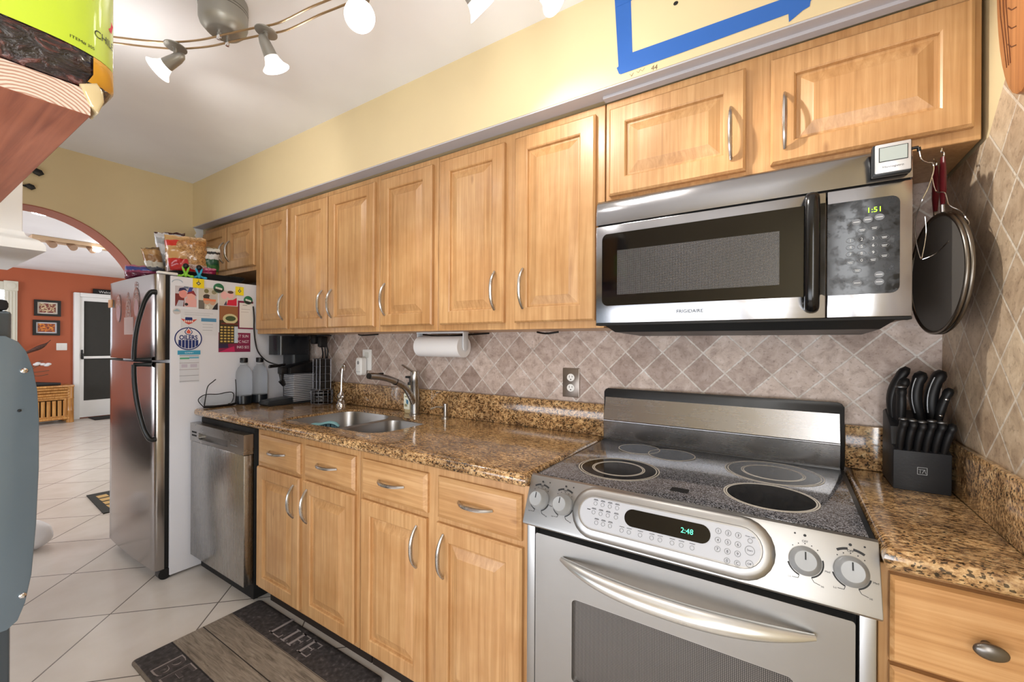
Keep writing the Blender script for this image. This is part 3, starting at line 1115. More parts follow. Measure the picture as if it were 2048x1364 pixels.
# ------------------------------------------------------------------ range
RW = 0.760
rg = thing('range', 'stainless slide-in electric range with black ceramic cooktop', 'range', (0.381, -0.33, 0))
b = MB()
b.box(0.004, RW, -0.60, -0.022, 0.03, 0.896, 0.003)
b.box(0.004, 0.030, -0.638, -0.60, 0.06, 0.787, 0.003)
b.box(RW - 0.026, RW, -0.638, -0.60, 0.06, 0.787, 0.003)
obj('body', b, STEEL_R, rg)
b = MB()
b.box(0.031, RW - 0.027, -0.615, -0.6005, 0.06, 0.79)
obj('door_gap', b, BLACKM, rg)
b = MB()
b.box(0.0, 0.766, -0.60, -0.023, 0.8965, 0.911, 0.003)
obj('cooktop_rim', b, DGREY, rg)
k = NT('ceramic_glass')
v = k.coords()
n1 = k.n('TexVoronoi', Vector=v, Scale=520.0).outputs['Color']
g = k.n('SeparateColor', Color=n1).outputs[0]
k.set('Base Color', k.ramp(g, [(0.0, (22, 22, 25)), (0.45, (58, 58, 62)), (0.85, (140, 140, 146))]))
k.set('Roughness', 0.09)
k.set('Coat Weight', 0.3)
k.set('Coat Roughness', 0.03)
b = MB()
b.box(0.012, 0.754, -0.585, -0.04, 0.9112, 0.9150, 0.001)
glass = obj('cooktop', b, k.m, rg)
ZK = 0.9152
BURN = mat('burner_black', (12, 12, 13), 0.08, spec=0.08)
RING = mat('burner_ring', (186, 180, 170), 0.4)


def burner(circs, dark, name='burner'):
    b = MB()
    b.m = 0
    F = Flat(b, (0, 0, ZK), (1, 0, 0), (0, 1, 0))
    for q_, (cx, cy, r) in enumerate(dark):
        F.disc(cx, cy, r, None, 0, 0.0003 + 0.00012 * q_, 48)
    b.m = 1
    for cx, cy, r in circs:
        F.ring(cx, cy, r, r, 0.0035, 0, 0.0006, 56)
    obj(name, b, [BURN, RING], glass)


burner([(0.190, -0.412, 0.119), (0.190, -0.412, 0.112), (0.190, -0.412, 0.078), (0.190, -0.412, 0.073)], [(0.190, -0.412, 0.118)])
burner([(0.288, -0.155, 0.076), (0.172, -0.135, 0.072)], [(0.288, -0.155, 0.075), (0.172, -0.135, 0.071)])
burner([(0.583, -0.198, 0.126), (0.583, -0.198, 0.119), (0.583, -0.200, 0.082), (0.583, -0.200, 0.077)], [(0.583, -0.198, 0.125)])
burner([(0.583, -0.434, 0.103), (0.583, -0.434, 0.098)], [(0.583, -0.434, 0.102)])
b = MB()
F = Flat(b, (0, 0, ZK), (1, 0, 0), (0, 1, 0))
F.rrect(0.365, 0.408, -0.527, -0.495, 0.004, 0, 0.0005)
obj('hot_surface_light', b, BLACKM, glass)
# backguard: an S-curved steel panel with a black edge
bg = None
prof = [(-0.0455, 0.9160), (-0.0520, 0.988), (-0.0540, 0.990), (-0.0540, 0.993), (-0.0510, 0.995), (-0.0330, 1.060), (-0.0250, 1.104), (-0.0240, 1.109)]
b = MB()
L = []
for yy, zz in prof:
    e = 0.010 if zz > 1.105 else 0.0
    L.append([(0.006 + e, yy, zz), (0.754 - e, yy, zz), (0.754 - e, -0.0225, zz), (0.006 + e, -0.0225, zz)])
b.loops(L)
bgo = obj('backguard', b, steel('backguard_steel', (146, 145, 146), 0.26, 'x', smudge=0.03), rg, 10)
b = MB()
b.prism([(p, -0.0222, q) for p, q in [(0.0, 0.911), (0.766, 0.911), (0.766, 1.102), (0.760, 1.112), (0.750, 1.116), (0.016, 1.116), (0.006, 1.112), (0.0, 1.102)]], (0, -0.007, 0), 0.001)
b.box(0.004, 0.756, -0.056, -0.035, 0.9112, 0.9158)
obj('backguard_edge', b, BLACK, rg)
# control panel: sloped face
CPX0, CPX1 = -0.001, 0.767
b = MB()
pr = [(-0.586, 0.9115), (-0.596, 0.9165), (-0.604, 0.914), (-0.6085, 0.906), (-0.6535, 0.800), (-0.655, 0.793), (-0.651, 0.788), (-0.606, 0.788), (-0.606, 0.885), (-0.586, 0.8965)]
b.prism([(CPX0, p, q) for p, q in pr], (CPX1 - CPX0, 0, 0), 0.0022)
cpn = obj('control_panel', b, STEEL_R, rg)
po = Vector((0, -0.6535, 0.800))
pu = Vector((0, 0.045, 0.106)).normalized()
PANEL = lambda mb: Flat(mb, po, (1, 0, 0), pu)
BC = 0.062


def stadium(x0, x1, c, h, n=12):
    r = h / 2
    return [(x1 - r + r * math.sin(t), c - r * math.cos(t)) for t in [math.pi * i / n for i in range(n + 1)]] + [(x0 + r - r * math.sin(t), c + r * math.cos(t)) for t in [math.pi * i / n for i in range(n + 1)]]


b = MB()
F = PANEL(b)
L = []
for e, h in ((0, 0), (0.003, 0.006), (0.010, 0.0105), (0.022, 0.0120), (0.0235, 0.0105), (0.025, 0.0105)):
    L.append([F.p(p, q, h) for p, q in stadium(0.140 + e, 0.600 - e, BC - 0.002, 0.128 - 2 * e)])
b.loops(L, capa=False)
bez_ = obj('keypad_bezel', b, STEEL_R, cpn, 40)
b = MB()
F = PANEL(b)
F.poly(stadium(0.1665, 0.5735, BC - 0.002, 0.075), 0.0107, 0.0112)
pad = obj('keypad', b, mat('keypad_silver', (172, 174, 180), 0.5, 0.2), rg)
b = MB()
F = PANEL(b)
F.poly(stadium(0.283, 0.477, BC + 0.006, 0.040), 0.0113, 0.0122)
disp = obj('display', b, BLACKG, pad)
b = MB()
F = PANEL(b)
F.text('2:48', 0.016, 0.428, BC - 0.0005, 'C', 0.0125)
obj('clock_digits', b, mat('green_led', (80, 220, 170), 0.5, emit=(90, 235, 185), emit_s=1.3), pad)
bi = MB()
FI = PANEL(bi)


class Each:
    """every ring or disc becomes a part of its own"""

    def __init__(s, mk, name, m, parent):
        s.a = (mk, name, m, parent)

    def _go(s, kind, *a):
        mk, name, m, parent = s.a
        b_ = MB()
        getattr(mk(b_), kind)(*a)
        obj(name, b_, m, parent)

    def ring(s, *a):
        s._go('ring', *a)

    def disc(s, *a):
        s._go('disc', *a)


FB = Each(PANEL, 'keypad_button', MGREY, pad)
H = 0.0113
keys = '123456789'
for i in range(9):
    cx, cb = 0.492 + 0.0195 * (i % 3), BC + 0.020 - 0.0185 * (i // 3)
    FB.ring(cx, cb, 0.0062, 0.0062, 0.0012, H, H + 0.0006, 20)
    FI.text(keys[i], 0.008, cx, cb - 0.0028, 'C', H + 0.0003)
for cx, tx in ((0.5115, '0'), (0.531, 'C')):
    FB.ring(cx, BC - 0.0355, 0.006, 0.006, 0.0012, H, H + 0.0006, 20)
    FI.text(tx, 0.008, cx, BC - 0.0383, 'C', H + 0.0003)
for cb, r in ((BC + 0.014, 0.005), (BC - 0.005, 0.0095), (BC - 0.031, 0.0075)):
    FB.ring(0.5535, cb, r, r, 0.0012, H, H + 0.0006, 22)
FI.text('Start', 0.0055, 0.5535, BC - 0.0065, 'C', H + 0.0003)
FI.text('Off', 0.0055, 0.5535, BC - 0.033, 'C', H + 0.0003)
FI.text('Oven Light', 0.0042, 0.5535, BC + 0.021, 'C', H + 0.0003)
for r_, (xs, cb) in enumerate((((0.205, 0.224, 0.243, 0.262), BC + 0.021), ((0.203, 0.222, 0.241, 0.262), BC - 0.001), ((0.214, 0.232, 0.250), BC - 0.024))):
    for cx in xs:
        FB.ring(cx, cb, 0.005, 0.005, 0.001, H, H + 0.0006, 18)
        FI.rect(cx - 0.006, cx + 0.006, cb + 0.0075, cb + 0.0085, H, H + 0.0004)
        FI.rect(cx - 0.005, cx + 0.005, cb + 0.0095, cb + 0.0105, H, H + 0.0004)
for cx in (0.280, 0.298, 0.325, 0.352, 0.371, 0.398, 0.418, 0.441):
    FB.ring(cx, BC - 0.0275, 0.005, 0.005, 0.001, H, H + 0.0006, 18)
    FI.rect(cx - 0.006, cx + 0.006, BC - 0.0195, BC - 0.0185, H, H + 0.0004)
FI.rect(0.185, 0.194, BC + 0.003, BC + 0.005, H, H + 0.0004)
obj('lettering', bi, INK, pad)
KN = mat('knob_silver', (148, 150, 152), 0.5, 0.3)
for i, kx in enumerate((0.040, 0.112, 0.650, 0.723)):
    cb = 0.062
    b = MB()
    F = PANEL(b)
    o_ = F.p(kx, cb, 0.0006)
    b.lathe([(0.0275, 0), (0.0275, 0.005), (0.0255, 0.010), (0.0225, 0.014), (0.0205, 0.026), (0.0180, 0.0285), (0.001, 0.0275)], o_, F.n, 32)
    kn = obj('knob', b, KN, rg, 40)
    b = MB()
    F = PANEL(b)
    F.rect(kx - 0.0012, kx + 0.0012, cb + 0.002, cb + 0.0165, 0.0287, 0.0294)
    obj('pointer', b, INK, kn)
    # printed dial marks
    DEC = MB()
    FD = PANEL(DEC)
    for t0, t1 in ((math.radians(195), math.radians(250)), (math.radians(290), math.radians(375 if i == 2 else 345))):
        FD.ring(kx, cb, 0.0310, 0.0310, 0.0026, 0.0003, 0.0007, 14, t0, t1)
    for k_ in range(5):
        t = math.radians(50 + 20 * k_)
        FD.disc(kx + 0.0325 * math.cos(t), cb + 0.0325 * math.sin(t), 0.0011, None, 0.0003, 0.0007, 8)
    FD.disc(kx, cb + 0.048, 0.0026, None, 0.0003, 0.0016, 12)
    FD.text('OFF', 0.006, kx, cb + 0.0345, 'C', 0.0007)
    if i != 2:
        FD.ring(kx, cb, 0.0425, 0.0425, 0.0045, 0.0003, 0.0006, 10, math.radians(96), math.radians(122))
        FD.ring(kx, cb, 0.0425, 0.0425, 0.0045, 0.0003, 0.0006, 10, math.radians(58), math.radians(84))
    FD.line([(kx - 0.010, cb - 0.028), (kx - 0.012, cb - 0.034), (kx - 0.022, cb - 0.034)], 0.0009)
    FD.line([(kx + 0.010, cb - 0.028), (kx + 0.014, cb - 0.035), (kx + 0.024, cb - 0.038)], 0.0009)
    FD.text('Lo', 0.005, kx - 0.026, cb - 0.036, 'C', 0.0007)
    FD.text('Hi', 0.005, kx + 0.0275, cb - 0.041, 'C', 0.0007)
    FD.text('Med', 0.005, kx + 0.036, cb - 0.012, 'C', 0.0007)
    FD.disc(kx + (0.022 if i != 2 else -0.017), cb + 0.049, 0.0018, None, 0.0003, 0.0008, 10)
    obj('dial_marking', DEC, INK, cpn)
# oven door
b = MB()
WX0, WX1, WZ0, WZ1 = 0.146, 0.632, 0.405, 0.622
b.holed([(p, -0.645, q) for p, q in rr(0.036, 0.728, 0.20, 0.770, 0.006, 3)], [[(p, -0.645, q) for p, q in rr(WX0, WX1, WZ0, WZ1, 0.012, 4)]], (0, 0.028, 0))
od = obj('oven_door', b, STEEL_R, rg)
b = MB()
b.box(WX0 - 0.004, WX1 + 0.004, -0.634, -0.620, WZ0 - 0.004, WZ1 + 0.004)
obj('window', b, meshmat('oven_window_mesh', (22, 20, 21), (112, 107, 105), 260), od)
b = MB()
P = [(0.118 + 0.548 * i / 28, -0.652 - 0.050 * (1 - abs(-1 + i / 14) ** 2.4), 0.722 - 0.010 * (1 - (-1 + i / 14) ** 2)) for i in range(29)]
b.tube(P, [0.006 + 0.016 * (1 - abs(-1 + i / 14) ** 3) for i in range(29)], 16, flat=0.8)
obj('handle', b, mat('handle_silver', (206, 206, 204), 0.3, 0.85), od, 60)
b = MB()
b.box(0.036, 0.728, -0.642, -0.617, 0.035, 0.19, 0.004)
obj('warming_drawer', b, STEEL_R, rg)

# ------------------------------------------------------------------ microwave
MX0, MX1, MY = 0.099, 0.855, -0.371
mw = thing('microwave', 'stainless over-the-range microwave with black glass door', 'microwave', (0.477, -0.19, 1.32))
b = MB()
b.box(MX0 + 0.004, MX1 - 0.004, -0.330, -0.004, 1.352, 1.757, 0.003)
obj('body', b, mat('microwave_case', (150, 132, 118), 0.4, 0.6), mw)
b = MB()
b.loops([[(MX0 + 0.02, -0.36, 1.356), (MX1 - 0.02, -0.36, 1.356), (MX1 - 0.02, -0.012, 1.356), (MX0 + 0.02, -0.012, 1.356)], [(MX0 + 0.05, -0.33, 1.331), (MX1 - 0.05, -0.33, 1.331), (MX1 - 0.05, -0.03, 1.324), (MX0 + 0.05, -0.03, 1.324)]])
obj('underside', b, mat('underside_black', (30, 31, 32), 0.4), mw)
b = MB()
b.box(MX0, MX1, MY + 0.001, -0.33, 1.3515, 1.3585, 0.001)
b.box(MX0 + 0.002, MX1 - 0.002, MY + 0.012, -0.33, 1.659, 1.674)
obj('seam', b, BLACKM, mw)
b = MB()
b.prism([(MX0, p, q) for p, q in [(MY, 1.673), (MY + 0.001, 1.71), (MY + 0.004, 1.737), (MY + 0.012, 1.751), (MY + 0.02, 1.754), (-0.331, 1.754), (-0.331, 1.673)]], (MX1 - MX0, 0, 0), 0.0012)
obj('vent_panel', b, STEEL_M, mw, 40)
DX = 0.6965
b = MB()
b.box(MX0, DX, MY, -0.331, 1.3587, 1.668, 0.002)
md = obj('door', b, STEEL_M, mw)
MF = lambda mb: Flat(mb, (0, MY, 0), (1, 0, 0), (0, 0, 1))
b = MB()
F = MF(b)
F.poly([(DX - 0.001, 1.413)] + [(DX - 0.001, 1.642)] + [p for p in rr(0.120, DX, 1.413, 1.642, 0.02, 5)[7:]][:14], 0.0, 0.0022)
wn = obj('window', b, BLACKG, md)
b = MB()
F = MF(b)
F.rect(0.170, 0.600, 1.447, 1.586, 0.0023, 0.0028)
obj('screen', b, meshmat('microwave_screen', (14, 14, 15), (92, 92, 96), 300, rough=0.25, coat=0.2), wn)
b = MB()
F = MF(b)
F.text('FRIGIDAIRE', 0.0135, 0.383, 1.3835, 'C', 0.0004, 1.05, 0, 0.018)
obj('lettering', b, INK, md)
b = MB()
hx = 0.668
P = [(hx, MY - 0.001, 1.382), (hx, MY - 0.022, 1.386), (hx, MY - 0.034, 1.405), (hx, MY - 0.040, 1.45), (hx, MY - 0.042, 1.52), (hx, MY - 0.040, 1.59), (hx, MY - 0.034, 1.635), (hx, MY - 0.022, 1.655), (hx, MY - 0.001, 1.66)]
b.tube(crom(P, 5), 0.0155, 14, flat=0.75, ref=(1, 0, 0))
obj('handle', b, mat('handle_gloss_black', (12, 12, 13), 0.18), md, 60)
b = MB()
b.box(DX + 0.003, MX1, MY, -0.331, 1.3587, 1.668, 0.002)
pn = obj('control_panel', b, STEEL_M, mw)
b = MB()
F = MF(b)
q = rr(DX, 0.833, 1.413, 1.637, 0.016, 5)
F.poly([(DX + 0.0031, 1.413)] + [p for p in q if p[0] > 0.76] + [(DX + 0.0031, 1.637)] if False else [(DX + 0.0031, 1.637), (DX + 0.0031, 1.413)] + sorted([p for p in q if p[0] > 0.8 and p[1] < 1.5], key=lambda p: (p[0], p[1])) + sorted([p for p in q if p[0] > 0.8 and p[1] > 1.5], key=lambda p: (-p[0], p[1])), 0.0, 0.002)
ks = NT('keypad_worn_black')
nz = ks.n('TexNoise', Vector=ks.coords(), Scale=22.0, Detail=4.0, Roughness=0.65).outputs['Fac']
ks.set('Base Color', ks.ramp(nz, [(0.54, (12, 12, 15)), (0.63, (24, 25, 29)), (0.74, (84, 86, 90))]))
ks.set('Specular IOR Level', 0.3)
ks.set('Roughness', ks.n('MapRange', Value=nz, From__Min=0.45, From__Max=0.7, To__Min=0.1, To__Max=0.4).outputs[0])
kp = obj('keypad', b, ks.m, mw)
b = MB()
F = MF(b)
F.text('1:51', 0.017, 0.788, 1.604, 'C', 0.0024)
obj('clock_digits', b, mat('yellow_green_led', (170, 255, 40), 0.5, emit=(150, 250, 40), emit_s=2.2), kp)
bi = MB()
FI = MF(bi)
FB = Each(MF, 'key', mat('key_grey', (112, 116, 122), 0.5), kp)
FO = Each(MF, 'key', mat('key_outline', (92, 94, 98), 0.5), kp)
for i, ch in enumerate('1234567890'):
    cx = 0.744 + 0.021 * (i % 3) if i < 9 else 0.765
    cz = 1.5425 - 0.0165 * (i // 3)
    FO.ring(cx, cz, 0.0085, 0.0062, 0.0008, 0.002, 0.0026, 22)
    FI.text(ch, 0.0095, cx, cz - 0.0028, 'C', 0.0027)
for cx, cz in ((0.755, 1.585), (0.776, 1.588), (0.797, 1.591), (0.757, 1.440), (0.797, 1.457), (0.797, 1.440)):
    FB.disc(cx, cz, 0.0088, 0.0076, 0.002, 0.0026, 24)
    FI.rect(cx - 0.006, cx + 0.006, cz - 0.0006, cz + 0.0008, 0.0026, 0.0029)
for cx, cz in ((0.766, 1.565), (0.788, 1.567), (0.744, 1.490), (0.786, 1.4925), (0.806, 1.543), (0.806, 1.524), (0.806, 1.500), (0.757, 1.470)):
    FO.ring(cx, cz, 0.0085, 0.006, 0.0006, 0.002, 0.0025, 22)
    FI.rect(cx - 0.005, cx + 0.005, cz + 0.0004, cz + 0.0014, 0.0026, 0.0029)
    FI.rect(cx - 0.004, cx + 0.004, cz - 0.0024, cz - 0.0014, 0.0026, 0.0029)
obj('lettering', bi, WINK, kp)

# thermometer on the microwave
tm = thing('probe_thermometer', 'silver digital probe thermometer stuck on the microwave corner', 'thermometer', (0.814, -0.384, 1.682))
b = MB()
b.box(0.781, 0.849, -0.394, -0.3725, 1.681, 1.752, 0.003)
obj('backing', b, CHAR, tm)
b = MB()
b.box(0.785, 0.847, -0.3995, -0.3942, 1.684, 1.750, 0.0025)
fc = obj('face', b, mat('thermometer_silver', (206, 208, 212), 0.35, 0.4), tm)
b = MB()
F = Flat(b, (0, -0.3995, 0), (1, 0, 0), (0, 0, 1))
F.rect(0.7915, 0.8415, 1.7085, 1.7415, 0, 0.0008)
obj('display_frame', b, CHAR, fc)
b = MB()
F = Flat(b, (0, -0.4003, 0), (1, 0, 0), (0, 0, 1))
F.rect(0.793, 0.840, 1.710, 1.740, 0, 0.0006)
obj('display', b, mat('lcd_grey', (172, 182, 180), 0.12), fc)
b = MB()
F = Flat(b, (0, -0.3995, 0), (1, 0, 0), (0, 0, 1))
F.text('Hannegutro', 0.0066, 0.8165, 1.6945, 'C', 0.0005, 1.15)
obj('lettering', b, INK, fc)
b = MB()
b.cyl((0.849, -0.385, 1.733), (0.861, -0.385, 1.733), 0.0032)
b.cyl((0.861, -0.385, 1.733), (0.863, -0.382, 1.725), 0.0036)
obj('plug', b, BLACK, tm)
b = MB()
b.tube(crom([(0.863, -0.382, 1.725), (0.868, -0.375, 1.708), (0.880, -0.36, 1.704), (0.893, -0.34, 1.706), (0.896, -0.335, 1.690), (0.889, -0.325, 1.655), (0.880, -0.32, 1.63), (0.872, -0.30, 1.59), (0.874, -0.30, 1.54), (0.884, -0.29, 1.50),
             (0.889, -0.285, 1.515), (0.895, -0.28, 1.56), (0.893, -0.28, 1.60)], 6), 0.0012, 6)
b.tube(crom([(0.887, -0.29, 1.497), (0.908, -0.30, 1.507), (0.925, -0.33, 1.53), (0.945, -0.36, 1.552), (0.942, -0.36, 1.57), (0.936, -0.345, 1.59), (0.922, -0.33, 1.61), (0.918, -0.32, 1.64), (0.905, -0.31, 1.65), (0.900, -0.30, 1.69)], 6), 0.0012, 6)
obj('probe_cable', b, CHROME, tm)
# ------------------------------------------------------------------ on the worktop
# kitchen faucet
fa = thing('kitchen_faucet', 'brushed steel pull-out kitchen faucet with a low curved spout', 'faucet', (-1.02, -0.075, CT))
b = MB()
b.lathe([(0.030, 0), (0.030, 0.004), (0.0235, 0.008), (0.0225, 0.03), (0.0225, 0.175), (0.0235, 0.177), (0.0235, 0.222), (0.0215, 0.229), (0.001, 0.230)], (-1.02, -0.075, CT))
obj('body', b, STEEL_V, fa, 40)
b = MB()
SP = crom([(-1.02, -0.078, 0.975), (-1.02, -0.10, 1.012), (-1.02, -0.15, 1.072), (-1.02, -0.235, 1.112), (-1.02, -0.31, 1.132), (-1.02, -0.365, 1.138)], 6)
b.tube(SP, [0.019 - 0.003 * min(1, i / 14) for i in range(len(SP))], 16)
so = obj('spout', b, STEEL, fa, 50)
b = MB()
b.tube([(-1.02, -0.205, 1.0985), (-1.02, -0.209, 1.1004)], 0.0172, 16)
b.tube([(-1.02, -0.365, 1.138), (-1.02, -0.372, 1.1388)], 0.0135, 16)
b.box(-1.027, -1.013, -0.315, -0.285, 1.141, 1.15, 0.003)
obj('spray_head_trim', b, BLACK, so)
b = MB()
b.tube([(-1.02, -0.08, 1.14), (-1.02, -0.12, 1.16), (-1.02, -0.165, 1.183)], [0.0065, 0.006, 0.005], 10)
obj('lever', b, STEEL, fa)
# filtered water tap
ft = thing('filter_tap', 'slim chrome hooked drinking water tap with a chunky base', 'faucet', (-1.62, -0.09, CT))
b = MB()
b.lathe([(0.030, 0), (0.030, 0.010), (0.024, 0.016), (0.019, 0.035), (0.024, 0.05), (0.022, 0.064), (0.014, 0.075), (0.010, 0.085), (0.001, 0.086)], (-1.62, -0.09, CT))
b.ball((-1.598, -0.10, CT + 0.055), (0.018, 0.012, 0.012))
b.ball((-1.60, -0.108, CT + 0.035), (0.013, 0.012, 0.012))
obj('base', b, CHROME, ft, 50)
b = MB()
b.tube(crom([(-1.62, -0.09, CT + 0.08), (-1.619, -0.089, CT + 0.16), (-1.612, -0.088, CT + 0.225), (-1.60, -0.088, CT + 0.247), (-1.588, -0.09, CT + 0.235), (-1.584, -0.092, CT + 0.212)], 6), 0.0058, 10)
obj('spout', b, CHROME, ft)
# soap dispenser
sd = thing('soap_dispenser', 'small steel soap dispenser pump in the worktop beside the faucet', 'dispenser', (-0.818, -0.062, CT))
b = MB()
b.lathe([(0.020, 0), (0.020, 0.006), (0.010, 0.010), (0.010, 0.062), (0.012, 0.064), (0.012, 0.072), (0.001, 0.073)], (-0.818, -0.062, CT))
obj('body', b, STEEL_V, sd)
b = MB()
b.tube([(-0.82, -0.066, CT + 0.055), (-0.845, -0.10, CT + 0.058), (-0.862, -0.125, CT + 0.05)], [0.005, 0.005, 0.004], 10)
obj('nozzle', b, STEEL, sd)
# soap bottle
sb = thing('soap_bottle', 'small clear soap bottle with a printed label and black pump behind the faucet', 'bottle', (-1.085, -0.048, CT))
b = MB()
b.loops([[(-1.085 + x, -0.048 + y * 0.75, CT + z) for x, y in rr(-w_, w_, -w_, w_, w_ * 0.6, 5)] for w_, z in ((0.026, 0.0005), (0.029, 0.004), (0.029, 0.105), (0.026, 0.122), (0.012, 0.135), (0.011, 0.150))])
obj('bottle', b, mat('amber_soap', (198, 186, 150), 0.15, coat=0.5), sb, 40)
b = MB()
F = Flat(b, (-1.085, -0.0703, CT), (1, 0, 0), (0, 0, 1))
b.m = 0
F.rrect(-0.022, 0.022, 0.022, 0.105, 0.004, 0, 0.0006)
b.m = 1
F.disc(0.004, 0.062, 0.009, 0.012, 0.0006, 0.0009, 16)
F.line([(-0.006, 0.075), (0.002, 0.06), (0.012, 0.048)], 0.004, 0.0006, 0.001)
b.m = 2
F.rect(-0.015, 0.015, 0.086, 0.093, 0.0006, 0.0009)
F.rect(-0.016, 0.004, 0.036, 0.05, 0.0006, 0.0009)
obj('label', b, [flat((226, 228, 214)), flat((70, 120, 150)), flat((150, 146, 110))], sb)
b = MB()
b.cyl((-1.085, -0.048, CT + 0.150), (-1.085, -0.048, CT + 0.165), 0.014, 0.012, 16)
b.cyl((-1.085, -0.048, CT + 0.165), (-1.085, -0.048, CT + 0.188), 0.005, 0.005, 12)
b.box(-1.115, -1.075, -0.056, -0.040, CT + 0.186, CT + 0.198, 0.003)
obj('pump', b, BLACK, sb)
# dish brush in the sink
br = thing('dish_brush', 'teal dish brush with dark bristles leaning in the large sink bowl', 'brush', (-1.30, -0.45, 0.84))
b = MB()
P = crom([(-1.405, -0.425, 0.868), (-1.38, -0.42, 0.882), (-1.34, -0.405, 0.884), (-1.30, -0.385, 0.894), (-1.27, -0.37, 0.890), (-1.255, -0.36, 0.876)], 5)
b.tube(P, [0.010 + 0.006 * math.sin(math.pi * i / (len(P) - 1)) for i in range(len(P))], 10, flat=0.5, ref=(0.4, -0.9, 0))
obj('handle', b, mat('teal_plastic', (120, 168, 176), 0.4), br, 60)
b = MB()
for i in range(26):
    t = 0.18 + 0.72 * (i % 13) / 12
    p = P[int(t * (len(P) - 1))]
    o2 = 0.008 * (1 if i > 12 else -1)
    b.cyl((p.x + o2 * 0.4, p.y - o2, p.z - 0.004), (p.x + o2 * 0.6, p.y - 1.4 * o2, p.z - 0.045), 0.0045, 0.006, 6)
obj('bristles', b, mat('slate_bristle', (64, 96, 110), 0.8), br)['kind'] = 'stuff'
# two carbonating bottles
SB = thing('soda_bottle', 'clear soda maker bottle with black cap and base, nearer the worktop edge', 'bottle', (-2.160, -0.385, CT), 'clear soda maker bottles')
bx, by = -2.160, -0.385
b = MB()
b.lathe([(0.0415, 0.052), (0.0425, 0.07), (0.0425, 0.175), (0.040, 0.20), (0.030, 0.222), (0.019, 0.235), (0.0165, 0.245), (0.0165, 0.252)], (bx, by, CT), seg=36)
obj('bottle', b, mat('bottle_grey_clear', (226, 230, 234), 0.05, trans=0.92, ior=1.15), SB, 60)
b = MB()
b.lathe([(0.038, 0.0005), (0.0425, 0.006), (0.0435, 0.045), (0.043, 0.052), (0.001, 0.053)], (bx, by, CT), seg=36)
obj('base', b, mat('bottle_base', (22, 26, 32), 0.3), SB)
b = MB()
b.lathe([(0.0205, 0.2525), (0.0212, 0.256), (0.0212, 0.277), (0.0195, 0.281), (0.001, 0.281)], (bx, by, CT), seg=28)
obj('cap', b, BLACK, SB)
b = MB()
b.lathe([(0.0215, 0.243), (0.0215, 0.2465)], (bx, by, CT), seg=24)
obj('neck_ring', b, mat('bottle_ring', (200, 204, 208), 0.3), SB)
dup(SB, (-2.160, -0.292, CT), 'clear soda maker bottle with black cap and base, the one behind by the wall', 'clear soda maker bottles')
# glasses upside down
gl = thing('eyeglasses', 'black-rimmed clear glasses propped upside down on the worktop corner', 'glasses', (-2.14, -0.52, CT))
gx = -2.150
b = MB()
b.tube(crom([(gx + 0.012, -0.606, CT + 0.010), (gx + 0.02, -0.56, CT + 0.007), (gx + 0.018, -0.51, CT + 0.006), (gx + 0.01, -0.46, CT + 0.007), (gx, -0.435, CT + 0.010)], 6), 0.0085, 10, flat=0.75)
b.tube(crom([(gx + 0.012, -0.606, CT + 0.010), (gx + 0.006, -0.628, CT + 0.045), (gx + 0.004, -0.618, CT + 0.066), (gx, -0.585, CT + 0.078), (gx, -0.53, CT + 0.074), (gx, -0.485, CT + 0.080), (gx - 0.004, -0.452, CT + 0.077), (gx - 0.006, -0.443, CT + 0.055), (gx - 0.004, -0.455, CT + 0.02), (gx, -0.475, CT + 0.012)], 6), 0.0026, 8)
obj('rim', b, BLACK, gl)
b = MB()
b.prism([(gx, p, q) for p, q in [(-0.60, CT + 0.014), (-0.62, CT + 0.045), (-0.612, CT + 0.066), (-0.585, CT + 0.075), (-0.53, CT + 0.071), (-0.485, CT + 0.077), (-0.455, CT + 0.073), (-0.447, CT + 0.05), (-0.46, CT + 0.014)]], (0.0015, 0, 0))
obj('lens', b, mat('lens_clear', (226, 230, 234), 0.1, trans=0.75, ior=1.1), gl)
for pts in ([(gx + 0.012, -0.603, CT + 0.012), (gx + 0.03, -0.602, CT + 0.07), (gx + 0.03, -0.592, CT + 0.125), (gx + 0.03, -0.565, CT + 0.152), (gx + 0.03, -0.552, CT + 0.163)],
            [(gx, -0.437, CT + 0.012), (gx + 0.012, -0.437, CT + 0.08), (gx + 0.014, -0.442, CT + 0.155)]):
    b = MB()
    b.tube(crom(pts, 6), 0.0027, 8)
    obj('temple', b, BLACK, gl)
# soda maker
sm = thing('soda_maker', 'tall black drinks machine in the corner behind the coffee machine', 'drinks machine', (-2.10, -0.12, CT))
b = MB()
b.loops([[(x, y, z) for x, y in rr(-2.165, -2.035, -0.150 + e, -0.030, 0.02, 4)] for z, e in ((CT + 0.0005, 0), (1.215, 0))])
obj('column', b, CHAR, sm)
b = MB()
b.loops([[(x, y, z) for x, y in rr(-2.172, -2.030, -0.245, -0.027, 0.035, 5)] for z in (1.2155, 1.336)])
obj('head', b, mat('drinks_machine_black', (24, 28, 33), 0.25), sm)
b = MB()
b.box(-2.16, -2.05, -0.2, -0.155, CT + 0.0008, CT + 0.02, 0.004)
obj('foot', b, CHAR, sm)
b = MB()
b.box(-2.06, -2.044, -0.1535, -0.1505, 1.10, 1.135, 0.001)
obj('label', b, PAPER, sm)
